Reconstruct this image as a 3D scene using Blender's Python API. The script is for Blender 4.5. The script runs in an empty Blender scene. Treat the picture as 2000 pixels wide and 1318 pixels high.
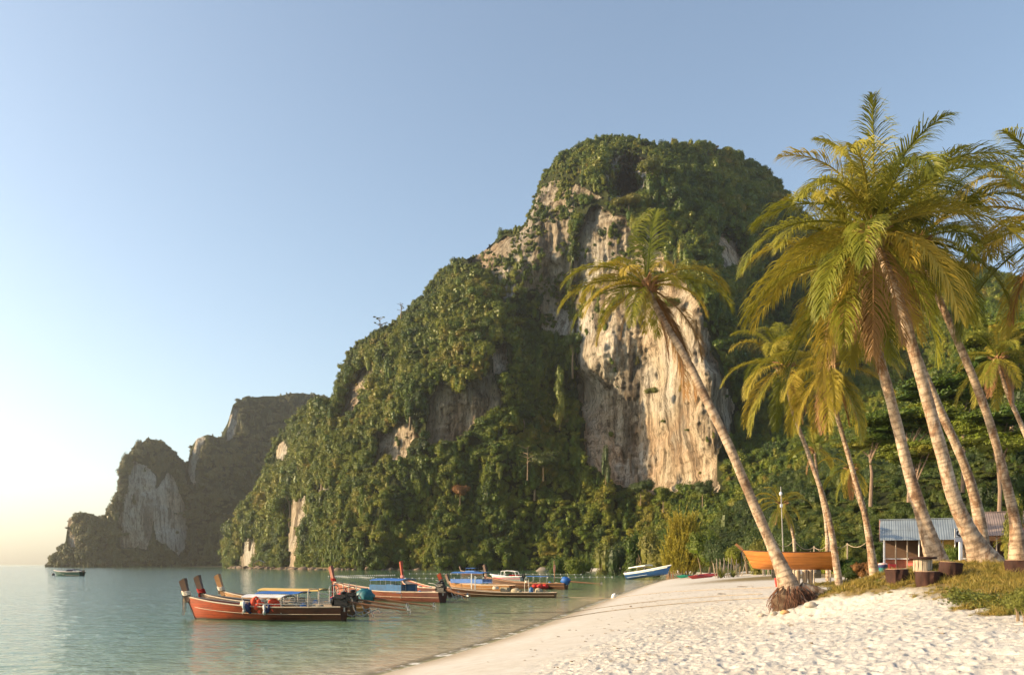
import bpy, bmesh, math, random
import numpy as np
from mathutils import Vector, Matrix
random.seed(7); rng = np.random.default_rng(11)
PI = math.pi
R = math.radians
scene = bpy.context.scene
COL = scene.collection

# ------------------------------------------------------------------ camera
F, CAMZ, HZ = 1600.0, 2.6, 1102.0          # focal length in photo pixels, eye height, horizon row
cam_data = bpy.data.cameras.new('camera')
cam_data.sensor_width = 36.0
cam_data.lens = 36.0 * F / 2000.0
cam_data.shift_y = (HZ - 659.0) / 2000.0
cam_data.clip_start = 0.1
cam_data.clip_end = 40000.0
cam = bpy.data.objects.new('camera', cam_data)
cam.location = (0, 0, CAMZ)
cam.rotation_euler = (R(90), 0, 0)
COL.objects.link(cam)
scene.camera = cam

# ------------------------------------------------------------------ sky and sun
SUN_AZ, SUN_EL = R(-92.0), R(21.0)           # azimuth from the view direction (+Y) towards +X
world = bpy.data.worlds.new('World')
scene.world = world
world.use_nodes = True
wn = world.node_tree
wn.nodes.clear()
sky = wn.nodes.new('ShaderNodeTexSky')
sky.sky_type = 'NISHITA'
sky.sun_disc = False
sky.sun_elevation = SUN_EL
sky.sun_rotation = SUN_AZ
sky.altitude = 0
sky.air_density = 1.0
sky.dust_density = 1.7
sky.ozone_density = 1.3
bg = wn.nodes.new('ShaderNodeBackground')
bg.inputs['Strength'].default_value = 0.12
wo = wn.nodes.new('ShaderNodeOutputWorld')
hs = wn.nodes.new('ShaderNodeHueSaturation')     # paler, hazier tropical air all over the sky
hs.inputs['Saturation'].default_value = 0.87
wn.links.new(sky.outputs[0], hs.inputs['Color'])
wb = wn.nodes.new('ShaderNodeMix'); wb.data_type = 'RGBA'; wb.blend_type = 'MULTIPLY'; wb.inputs[0].default_value = 1.0
wb.inputs[7].default_value = (1.03, 1.05, 1.02, 1)      # the photograph's white balance, the same over the whole sky
wn.links.new(hs.outputs[0], wb.inputs[6])
wn.links.new(wb.outputs[2], bg.inputs[0])
wn.links.new(bg.outputs[0], wo.inputs[0])

sun_data = bpy.data.lights.new('sun', 'SUN')
sun_data.energy = 5.0
sun_data.angle = R(0.6)
sun_data.color = (1.0, 0.73, 0.42)
sun = bpy.data.objects.new('sun', sun_data)
sdir = Vector((math.sin(SUN_AZ) * math.cos(SUN_EL), math.cos(SUN_AZ) * math.cos(SUN_EL), math.sin(SUN_EL)))
sun.rotation_euler = (-sdir).to_track_quat('-Z', 'Y').to_euler()
sun.location = (-60, 20, 60)
COL.objects.link(sun)

scene.view_settings.view_transform = 'Standard'
scene.view_settings.look = 'None'
scene.view_settings.exposure = 1.05
scene.view_settings.gamma = 1.0
scene.cycles.use_denoising = True
scene.cycles.denoising_prefilter = 'ACCURATE'
scene.cycles.max_bounces = 8
scene.cycles.transparent_max_bounces = 12
scene.cycles.volume_bounces = 0
scene.cycles.caustics_reflective = False
scene.cycles.caustics_refractive = False

# ------------------------------------------------------------------ helpers
def P(px, py, d):
    """A place in the world seen at photo pixel (px, py) from the camera, d metres ahead."""
    return Vector(((px - 1000.0) / F * d, d, CAMZ - (py - HZ) / F * d))

def tag(o, label=None, cat=None, group=None, kind=None):
    if label: o['label'] = label
    if cat: o['category'] = cat
    if group: o['group'] = group
    if kind: o['kind'] = kind
    return o

def link(o, parent=None):
    COL.objects.link(o)
    if parent is not None: o.parent = parent
    return o

def empty(name, loc=(0, 0, 0), rz=0.0, scale=1.0):
    o = bpy.data.objects.new(name, None)
    o.location = loc
    o.rotation_euler = (0, 0, rz)
    o.scale = (scale,) * 3
    o.empty_display_size = 0.2
    return link(o)

def mesh_np(name, verts, faces, mat=None, smooth=False, mats=None, fmat=None):
    """Mesh data from numpy arrays; faces is (n,4) or (n,3)."""
    me = bpy.data.meshes.new(name)
    verts = np.asarray(verts, dtype=np.float32).reshape(-1, 3)
    faces = np.asarray(faces, dtype=np.int32)
    k = faces.shape[1]; n = len(faces)
    me.vertices.add(len(verts)); me.vertices.foreach_set('co', verts.ravel())
    me.loops.add(n * k); me.loops.foreach_set('vertex_index', faces.ravel())
    me.polygons.add(n)
    me.polygons.foreach_set('loop_start', np.arange(0, n * k, k, dtype=np.int32))
    me.polygons.foreach_set('loop_total', np.full(n, k, dtype=np.int32))
    me.polygons.foreach_set('use_smooth', np.full(n, bool(smooth)))
    if mats:
        for m in mats: me.materials.append(m)
        if fmat is not None: me.polygons.foreach_set('material_index', np.asarray(fmat, dtype=np.int32))
    elif mat: me.materials.append(mat)
    me.update(calc_edges=True)
    return me

def attr(me, name, vals):
    a = me.attributes.new(name, 'FLOAT', 'POINT')
    a.data.foreach_set('value', np.asarray(vals, dtype=np.float32))

class MB:
    """Collects boxes, tubes, lofts; build() links them as ONE mesh object."""
    def __init__(s): s.v = []; s.f = []; s.n = 0
    def add(s, vs, fs):
        b = len(s.v)
        s.v.extend([tuple(v) for v in vs]); s.f.extend([tuple(b + i for i in f) for f in fs])
        return s
    def box(s, c, size, rot=None):
        x, y, z = (q / 2 for q in size)
        vs = [Vector((i * x, j * y, k * z)) for i in (-1, 1) for j in (-1, 1) for k in (-1, 1)]
        if rot is not None: vs = [rot @ v for v in vs]
        c = Vector(c)
        return s.add([v + c for v in vs], [(0, 1, 3, 2), (4, 6, 7, 5), (0, 4, 5, 1), (2, 3, 7, 6), (0, 2, 6, 4), (1, 5, 7, 3)])
    def bar(s, a, b, w, h=None):
        """Rectangular bar from a to b, w wide and h high."""
        a, b = Vector(a), Vector(b); h = h or w
        d = (b - a); L = d.length
        q = d.to_track_quat('Y', 'Z').to_matrix()
        return s.box((a + b) / 2, (w, L, h), q)
    def tube(s, pts, r, seg=8, cap=True):
        pts = [Vector(p) for p in pts]; n = len(pts)
        rr = r if isinstance(r, (list, tuple)) else [r] * n
        vs = []; fs = []; up = Vector((0, 0, 1))
        prev = None
        for i, p in enumerate(pts):
            d = (pts[min(i + 1, n - 1)] - pts[max(i - 1, 0)]).normalized()
            if prev is None:
                a = d.cross(up if abs(d.z) < .95 else Vector((1, 0, 0))).normalized()
            else:
                a = (prev - d * prev.dot(d)).normalized()
            prev = a; b = d.cross(a)
            for k in range(seg):
                t = 2 * PI * k / seg
                vs.append(p + (a * math.cos(t) + b * math.sin(t)) * rr[i])
        for i in range(n - 1):
            for k in range(seg):
                k2 = (k + 1) % seg
                fs.append((i * seg + k, i * seg + k2, (i + 1) * seg + k2, (i + 1) * seg + k))
        if cap:
            fs.append(tuple(range(seg - 1, -1, -1))); fs.append(tuple((n - 1) * seg + k for k in range(seg)))
        return s.add(vs, fs)
    def lathe(s, prof, seg=16, c=(0, 0, 0), jit=0.0):
        vs = []; fs = []; c = Vector(c); n = len(prof)
        ph = [random.uniform(1 - jit, 1 + jit) for _ in range(seg)]
        for (r, z) in prof:
            for k in range(seg):
                t = 2 * PI * k / seg
                vs.append(c + Vector((r * ph[k] * math.cos(t), r * ph[k] * math.sin(t), z)))
        for i in range(n - 1):
            for k in range(seg):
                k2 = (k + 1) % seg
                fs.append((i * seg + k, i * seg + k2, (i + 1) * seg + k2, (i + 1) * seg + k))
        fs.append(tuple(range(seg - 1, -1, -1))); fs.append(tuple((n - 1) * seg + k for k in range(seg)))
        return s.add(vs, fs)
    def ball(s, c, r, seg=10, rings=6, sq=(1, 1, 1), jit=0.0):
        c = Vector(c); vs = [c + Vector((0, 0, r * sq[2]))]; fs = []
        for i in range(1, rings):
            a = PI * i / rings
            for k in range(seg):
                t = 2 * PI * k / seg; q = r * random.uniform(1 - jit, 1 + jit)
                vs.append(c + Vector((q * sq[0] * math.sin(a) * math.cos(t), q * sq[1] * math.sin(a) * math.sin(t), q * sq[2] * math.cos(a))))
        vs.append(c - Vector((0, 0, r * sq[2]))); e = len(vs) - 1
        for k in range(seg):
            k2 = (k + 1) % seg
            fs.append((0, 1 + k, 1 + k2))
            for i in range(rings - 2):
                fs.append((1 + i * seg + k, 1 + (i + 1) * seg + k, 1 + (i + 1) * seg + k2, 1 + i * seg + k2))
            fs.append((e, 1 + (rings - 2) * seg + k2, 1 + (rings - 2) * seg + k))
        return s.add(vs, fs)
    def sheet(s, rows, th=0.0):
        """Grid of points (list of rows), optionally with thickness th downwards."""
        m = len(rows[0]); n = len(rows)
        vs = [Vector(p) for r in rows for p in r]; fs = []
        for i in range(n - 1):
            for j in range(m - 1):
                fs.append((i * m + j, i * m + j + 1, (i + 1) * m + j + 1, (i + 1) * m + j))
        if th:
            k = len(vs); vs += [v - Vector((0, 0, th)) for v in vs[:k]]
            fs += [tuple(k + q for q in reversed(f)) for f in fs]
            edge = [j for j in range(m)] + [i * m + m - 1 for i in range(1, n)] + [(n - 1) * m + j for j in range(m - 2, -1, -1)] + [i * m for i in range(n - 2, 0, -1)]
            for a, b in zip(edge, edge[1:] + edge[:1]): fs.append((b, a, a + k, b + k))
        return s.add(vs, fs)
    def data(s, name, mat, smooth=False, smooth_angle=None):
        me = bpy.data.meshes.new(name)
        me.from_pydata(s.v, [], s.f)
        if smooth:
            me.polygons.foreach_set('use_smooth', [True] * len(me.polygons))
        if mat: me.materials.append(mat)
        me.update()
        bm = bmesh.new(); bm.from_mesh(me); bmesh.ops.recalc_face_normals(bm, faces=bm.faces); bm.to_mesh(me); bm.free()
        return me
    def build(s, name, mat, parent=None, smooth=False, label=None):
        o = bpy.data.objects.new(name, s.data(name, mat, smooth))
        if smooth: 
            try: o.data.set_sharp_from_angle(angle=R(42))
            except Exception: pass
        link(o, parent)
        if label: o['label'] = label
        return o

def copy_tree(o, parent=None):
    c = o.copy(); COL.objects.link(c)
    if parent is not None: c.parent = parent
    for ch in list(o.children): copy_tree(ch, c)
    return c

# vectorised gradient noise -------------------------------------------------
_perm = np.random.default_rng(5).permutation(1024).astype(np.int64)
_grad = np.random.default_rng(6).normal(size=(1024, 3)); _grad /= np.linalg.norm(_grad, axis=1)[:, None]
def noise3(x, y, z=0.0):
    x, y, z = np.broadcast_arrays(np.asarray(x, float), np.asarray(y, float), np.asarray(z, float))
    xi, yi, zi = np.floor(x).astype(np.int64), np.floor(y).astype(np.int64), np.floor(z).astype(np.int64)
    xf, yf, zf = x - xi, y - yi, z - zi
    u, v, w = (t * t * t * (t * (t * 6 - 15) + 10) for t in (xf, yf, zf))
    out = 0.0
    for dx in (0, 1):
        for dy in (0, 1):
            for dz in (0, 1):
                h = _perm[(_perm[(_perm[(xi + dx) & 1023] + yi + dy) & 1023] + zi + dz) & 1023]
                g = _grad[h]
                val = g[..., 0] * (xf - dx) + g[..., 1] * (yf - dy) + g[..., 2] * (zf - dz)
                out = out + val * np.where(dx, u, 1 - u) * np.where(dy, v, 1 - v) * np.where(dz, w, 1 - w)
    return out * 1.6
def fbm(x, y, z=0.0, o=4, g=0.5):
    s = 0; a = 1; t = 0
    for k in range(o):
        s = s + a * noise3(np.asarray(x) * 2 ** k + 17.3 * k, np.asarray(y) * 2 ** k - 9.1 * k, np.asarray(z) * 2 ** k); t += a; a *= g
    return s / t
def sstep(a, b, x):
    t = np.clip((np.asarray(x, float) - a) / (b - a), 0, 1); return t * t * (3 - 2 * t)

# ------------------------------------------------------------------ materials
def nodes(name):
    m = bpy.data.materials.new(name); m.use_nodes = True
    nt = m.node_tree; b = nt.nodes['Principled BSDF']
    return m, nt, b
def N(nt, t, **kw):
    n = nt.nodes.new(t)
    for k, v in kw.items():
        if k.startswith('i_'):
            key = k[2:]
            n.inputs[int(key) if key.isdigit() else key].default_value = v
        else: setattr(n, k, v)
    return n
def ramp(nt, fac, stops, interp='LINEAR'):
    r = nt.nodes.new('ShaderNodeValToRGB'); r.color_ramp.interpolation = interp
    e = r.color_ramp.elements
    while len(e) > 1: e.remove(e[-1])
    e[0].position = stops[0][0]; e[0].color = (*stops[0][1], 1)
    for p, c in stops[1:]:
        q = e.new(p); q.color = (*c, 1)
    nt.links.new(fac, r.inputs[0]); return r.outputs[0]
def noise_tex(nt, scale, detail=4, rough=0.55, coord='Object', stretch=(1, 1, 1), dist=0.0):
    tc = nt.nodes.new('ShaderNodeTexCoord'); mp = nt.nodes.new('ShaderNodeMapping')
    mp.inputs['Scale'].default_value = stretch
    nt.links.new(tc.outputs[coord], mp.inputs[0])
    n = N(nt, 'ShaderNodeTexNoise', i_Scale=scale, i_Detail=detail, i_Roughness=rough, i_Distortion=dist)
    nt.links.new(mp.outputs[0], n.inputs['Vector'])
    return n.outputs[0]
def mixc(nt, fac, a, b, mode='MIX'):
    m = nt.nodes.new('ShaderNodeMix'); m.data_type = 'RGBA'; m.blend_type = mode
    for sock, v in ((m.inputs[0], fac), (m.inputs[6], a), (m.inputs[7], b)):
        if hasattr(v, 'is_linked') or isinstance(v, bpy.types.NodeSocket): nt.links.new(v, sock)
        elif isinstance(v, (int, float)): sock.default_value = v
        else: sock.default_value = (*v, 1)
    return m.outputs[2]
def bump(nt, b, h, strength=0.4, dist=0.05):
    n = N(nt, 'ShaderNodeBump', i_Strength=strength, i_Distance=dist)
    nt.links.new(h, n.inputs['Height']); nt.links.new(n.outputs[0], b.inputs['Normal']); return n
_mc = {}
def plain(name, col, rough=0.6, metal=0.0, var=0.25, scale=6.0, stretch=(1, 1, 1), bmp=0.15, spec=0.4, coat=0.0):
    """Painted / wooden / metal surface with a little grime, grain and relief of its own."""
    if name in _mc: return _mc[name]
    m, nt, b = nodes(name)
    n1 = noise_tex(nt, scale, 6, 0.65, stretch=stretch)
    n2 = noise_tex(nt, scale * 0.2, 3, 0.5)
    dark = tuple(c * (1 - var) for c in col); lite = tuple(min(1, c * (1 + var)) for c in col)
    c1 = ramp(nt, n1, [(0.3, dark), (0.7, lite)])
    c2 = mixc(nt, 0.35, c1, ramp(nt, n2, [(0.35, dark), (0.65, lite)]))
    nt.links.new(c2, b.inputs['Base Color'])
    b.inputs['Roughness'].default_value = rough
    b.inputs['Metallic'].default_value = metal
    b.inputs['Specular IOR Level'].default_value = spec
    b.inputs['Coat Weight'].default_value = coat
    if bmp: bump(nt, b, n1, bmp, 0.02)
    _mc[name] = m
    return m
# ------------------------------------------------------------------ shoreline and ground heights
SHORE = [(-400, -420), (-60, -70), (-30, -28), (-16, -8), (-8.6, 5), (-5.0, 12.5)]
for px, py in [(740, 1318), (850, 1288), (960, 1255), (1060, 1220), (1150, 1185), (1215, 1160), (1262, 1143), (1296, 1133)]:
    d = F * CAMZ / (py - HZ); SHORE.append(((px - 1000) / F * d, d))
SHORE += [(36, 165), (47, 195), (52, 230), (50, 262), (42, 292), (33, 325), (28, 352), (27, 372), (12, 378)]
# foot of the cliffs, from the bay towards the headland
FOOT = [(0, 378), (-30, 380), (-60, 384), (-85, 392), (-105, 410), (-122, 440), (-150, 490), (-178, 535), (-200, 585), (-208, 640),
        (-205, 700), (-215, 760), (-240, 810), (-270, 838), (-330, 850), (-400, 858), (-460, 868), (-505, 880), (-512, 900), (-480, 940), (-300, 1100), (100, 1500), (900, 1500)]
LINE = np.array(SHORE + FOOT, float)
POLY = np.vstack([LINE, [(4000, 1500), (4000, -900), (-380, -900)]])
def seg_dist(x, y, L):
    best = np.full(np.shape(x), 1e9)
    for (ax, ay), (bx, by) in zip(L[:-1], L[1:]):
        dx, dy = bx - ax, by - ay; l2 = dx * dx + dy * dy
        t = np.clip(((x - ax) * dx + (y - ay) * dy) / l2, 0, 1)
        best = np.minimum(best, np.hypot(x - ax - t * dx, y - ay - t * dy))
    return best
def inside(x, y, Pp):
    c = np.zeros(np.shape(x), bool)
    for (ax, ay), (bx, by) in zip(Pp, np.roll(Pp, -1, axis=0)):
        if ay == by: continue
        c ^= ((ay > y) != (by > y)) & (x < (bx - ax) * (y - ay) / (by - ay) + ax)
    return c
def shore_s(x, y):
    x = np.asarray(x, float); y = np.asarray(y, float)
    s = seg_dist(x, y, LINE)
    return np.where(inside(x, y, POLY), s, -s)
MOUNDS = []   # (x, y, radius x, radius y, height)
def mound(px, d, rx, ry, h): MOUNDS.append(((px - 1000) / F * d, d, rx, ry, h))
mound(1915, 24.0, 4.2, 3.6, 0.62)
mound(1830, 26.0, 4.5, 4.0, 0.42)
mound(1990, 19.5, 3.2, 3.0, 0.34)
mound(1690, 24.5, 3.0, 1.3, 0.28)
mound(1515, 23.6, 2.6, 2.4, -0.42)
mound(1700, 31.0, 2.6, 2.4, 0.30)
mound(2100, 28.0, 6.0, 8.0, 0.5)
def ground_z(x, y, fine=True, s=None):
    x = np.asarray(x, float); y = np.asarray(y, float)
    if s is None: s = shore_s(x, y)
    w = fbm(x * 0.05, y * 0.05, 3.3, 2) * 0.8
    sp = np.maximum(s + 0, 0)
    z = 2.12 * (1 - np.exp(-sp / 12.5)) + 0.10 * sstep(10, 60, sp) * fbm(x * .03, y * .03, 9.1, 2)
    near = sstep(26, 8, y) * sstep(3.0, 9.5, x)          # the sand rises to the right of where one stands
    z = z + 0.28 * near
    z = np.where(s < 0, np.maximum(0.14 * s * (0.75 + 0.25 * np.exp(s / 4)), -4.0), z)
    for mx, my, rx, ry, h in MOUNDS:
        z = z + h * np.exp(-(((x - mx) / rx) ** 2 + ((y - my) / ry) ** 2))
    z = z + 0.05 * w * sstep(3, 9, sp)
    return z
def gz(x, y): return float(ground_z(np.array([x]), np.array([y]))[0])
def on_ground(px, d, lift=0.0):
    x = (px - 1000) / F * d
    return Vector((x, d, gz(x, d) + lift))

def build_ground():
    # polar grid about the place one stands: fine in front, coarse all round, out beyond the horizon
    a_in = np.linspace(R(-36), R(37), 760)
    a_out = np.linspace(R(37), R(324), 64)[1:-1]
    th = np.concatenate([a_in, a_out])
    r = np.concatenate([np.array([0.02, 1.0, 2.5, 4.0, 5.5]), np.geomspace(6.5, 60, 560), np.geomspace(61, 420, 150), np.geomspace(440, 9000, 26)])
    Th, Rr = np.meshgrid(th, r)
    X, Y = Rr * np.sin(Th), Rr * np.cos(Th)
    S = shore_s(X, Y)
    Z = ground_z(X, Y, s=S)
    # trodden sand: overlapping foot-sized hollows with soft rims, fading into the smooth wet strip
    trod = sstep(3.6, 5.6, S + 0.9 * fbm(X * 0.35, Y * 0.35, 1.0, 3)) * sstep(75, 30, Rr)
    def hollows(x, y, cell, seed):
        ci, cj = np.floor(x / cell).astype(np.int64), np.floor(y / cell).astype(np.int64)
        best = np.full(x.shape, 9.0)
        for di in (-1, 0, 1):
            for dj in (-1, 0, 1):
                h = _perm[(_perm[(ci + di + seed) & 1023] + cj + dj) & 1023]
                h2 = _perm[(h * 7 + 13) & 1023]; h3 = _perm[(h * 3 + 101) & 1023]
                cx = (ci + di + h / 1024.0) * cell; cy = (cj + dj + h2 / 1024.0) * cell
                a = h3 / 1024.0 * PI; ca, sa = np.cos(a), np.sin(a)
                u = (x - cx) * ca + (y - cy) * sa; v = -(x - cx) * sa + (y - cy) * ca
                best = np.minimum(best, np.hypot(u / (0.46 * cell), v / (0.27 * cell)))
        return np.where(best < 1.0, -(1 - best ** 2) ** 1.0, 0.34 * np.exp(-((best - 1.18) / 0.22) ** 2))
    near = Rr < 75
    D = np.zeros_like(Z)
    xs, ys = X[near], Y[near]
    wx = xs + 0.08 * noise3(xs * 3, ys * 3, 5.0); wy = ys + 0.08 * noise3(xs * 3, ys * 3, 8.0)
    D[near] = 0.028 * hollows(wx, wy, 0.34, 3) + 0.018 * hollows(wx + 7.7, wy - 3.1, 0.21, 77) + 0.05 * fbm(xs * 0.9, ys * 0.9, 2.0, 4, 0.6)
    D[near] += 0.020 * noise3(xs * 2.6, ys * 2.6, 12.0)
    Z = Z + D * trod
    Z += 0.006 * fbm(X * 1.5, Y * 1.5, 4.0, 3) * sstep(0.2, 2.0, S) * (Rr < 200)
    n, m = Z.shape
    V = np.stack([X, Y, Z], -1).reshape(-1, 3)
    i = np.arange(n - 1)[:, None]; j = np.arange(m)[None, :]; j2 = (j + 1) % m
    Fc = np.stack([i * m + j, (i + 1) * m + j, (i + 1) * m + j2, i * m + j2], -1).reshape(-1, 4)[:, ::-1]
    me = mesh_np('beach', V, Fc, None, True)
    # grass patches
    gx = X.ravel(); gy = Y.ravel()
    g = grass_mask(gx, gy)
    attr(me, 'shore', S.ravel()); attr(me, 'grass', g); attr(me, 'trod', trod.ravel())
    m_, nt, b = nodes('sand')
    at = N(nt, 'ShaderNodeAttribute', attribute_name='shore'); ag = N(nt, 'ShaderNodeAttribute', attribute_name='grass')
    n1 = noise_tex(nt, 3.0, 6, 0.6); n2 = noise_tex(nt, 45.0, 3, 0.6); n3 = noise_tex(nt, 0.25, 3, 0.5)
    dry = ramp(nt, n1, [(0.3, (0.38, 0.37, 0.345)), (0.7, (0.49, 0.49, 0.475))])
    grit = ramp(nt, n2, [(0.27, (0.45, 0.36, 0.27)), (0.40, (1, 1, 1))])
    dry = mixc(nt, 0.55, dry, grit, 'MULTIPLY')
    dry = mixc(nt, 0.2, dry, ramp(nt, n3, [(0.4, (0.5, 0.42, 0.32)), (0.6, (0.56, 0.52, 0.47))]))
    wetf = N(nt, 'ShaderNodeMapRange', i_1=-0.1, i_2=1.6, i_3=1.0, i_4=0.0); wetf.interpolation_type = 'SMOOTHSTEP'
    ad = N(nt, 'ShaderNodeMath', operation='MULTIPLY_ADD', i_1=1.2, i_2=-0.6); nt.links.new(n3, ad.inputs[0])
    ad2 = N(nt, 'ShaderNodeMath', operation='ADD'); nt.links.new(ad.outputs[0], ad2.inputs[0]); nt.links.new(at.outputs['Fac'], ad2.inputs[1])
    nt.links.new(ad2.outputs[0], wetf.inputs[0])
    und = N(nt, 'ShaderNodeMapRange', i_1=0.2, i_2=-1.5); nt.links.new(at.outputs['Fac'], und.inputs[0])
    wetc = mixc(nt, und.outputs[0], (0.37, 0.31, 0.235), (0.50, 0.47, 0.36))
    col = mixc(nt, wetf.outputs[0], dry, wetc)
    soil = ramp(nt, n1, [(0.35, (0.11, 0.085, 0.03)), (0.65, (0.20, 0.15, 0.07))])
    gf = N(nt, 'ShaderNodeMath', operation='MULTIPLY_ADD', i_1=1.0, i_2=0.0)
    nt.links.new(ag.outputs['Fac'], gf.inputs[0])
    thr = N(nt, 'ShaderNodeMapRange', i_1=0.35, i_2=0.65)
    su = N(nt, 'ShaderNodeMath', operation='MULTIPLY_ADD', i_1=0.6, i_2=-0.3); nt.links.new(n1, su.inputs[0])
    su2 = N(nt, 'ShaderNodeMath', operation='ADD'); nt.links.new(su.outputs[0], su2.inputs[0]); nt.links.new(gf.outputs[0], su2.inputs[1]); nt.links.new(su2.outputs[0], thr.inputs[0])
    col = mixc(nt, thr.outputs[0], col, soil)
    nt.links.new(col, b.inputs['Base Color'])
    rr_ = N(nt, 'ShaderNodeMapRange', i_3=0.95, i_4=0.35); nt.links.new(wetf.outputs[0], rr_.inputs[0]); nt.links.new(rr_.outputs[0], b.inputs['Roughness'])
    b.inputs['Specular IOR Level'].default_value = 0.25
    tf = N(nt, 'ShaderNodeAttribute', attribute_name='trod')
    bn = noise_tex(nt, 9.0, 5, 0.7)
    mu = N(nt, 'ShaderNodeMath', operation='MULTIPLY'); nt.links.new(bn, mu.inputs[0])
    mx = N(nt, 'ShaderNodeMath', operation='MULTIPLY_ADD', i_1=0.85, i_2=0.15); nt.links.new(tf.outputs['Fac'], mx.inputs[0]); nt.links.new(mx.outputs[0], mu.inputs[1])
    bump(nt, b, mu.outputs[0], 0.7, 0.06)
    me.materials.append(m_)
    o = bpy.data.objects.new('sand_ground', me); link(o)
    tag(o, 'pale sandy beach with trodden footprints and a smooth wet strip along the water', kind='structure')
    return o

GRASS = [  # (px, distance, half width m, half depth m)
    (1585, 25.4, 0.5, 0.5), (1625, 25.2, 0.8, 0.8), (1670, 24.8, 1.0, 0.8), (1720, 24.0, 1.2, 0.8), (1780, 23.5, 1.4, 0.9), (1840, 23.2, 1.6, 1.4),
    (1900, 22.6, 1.8, 2.2), (1960, 21.5, 2.0, 2.4), (2020, 20.0, 2.4, 2.4), (1930, 17.8, 0.9, 0.4), (2000, 16.4, 1.0, 0.7),
    (1720, 31.0, 1.3, 0.9), (1660, 33.0, 1.0, 0.6), (1790, 30.0, 1.8, 2.0), (1870, 31.0, 4.0, 3.5), (1960, 31.0, 4.0, 5.0), (1680, 44.0, 2.0, 2.0),
    (1780, 46.0, 5.0, 8.0), (1900, 46.0, 6.0, 9.0), (2040, 46.0, 8.0, 14.0), (1650, 78, 10, 8), (1800, 75, 20, 14), (1450, 116, 9, 6), (1240, 205, 14, 8)]
def grass_mask(x, y):
    g = np.zeros(np.shape(x))
    for px, d, rx, ry in GRASS:
        cx = (px - 1000) / F * d
        g = np.maximum(g, 1.35 * np.exp(-(((x - cx) / rx) ** 2 + ((y - d) / ry) ** 2)))
    far = (y > 330) & (x < 22) | (y > 385)
    return np.clip(np.where(far, 1.0, g), 0, 1)

ground = build_ground()

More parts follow.
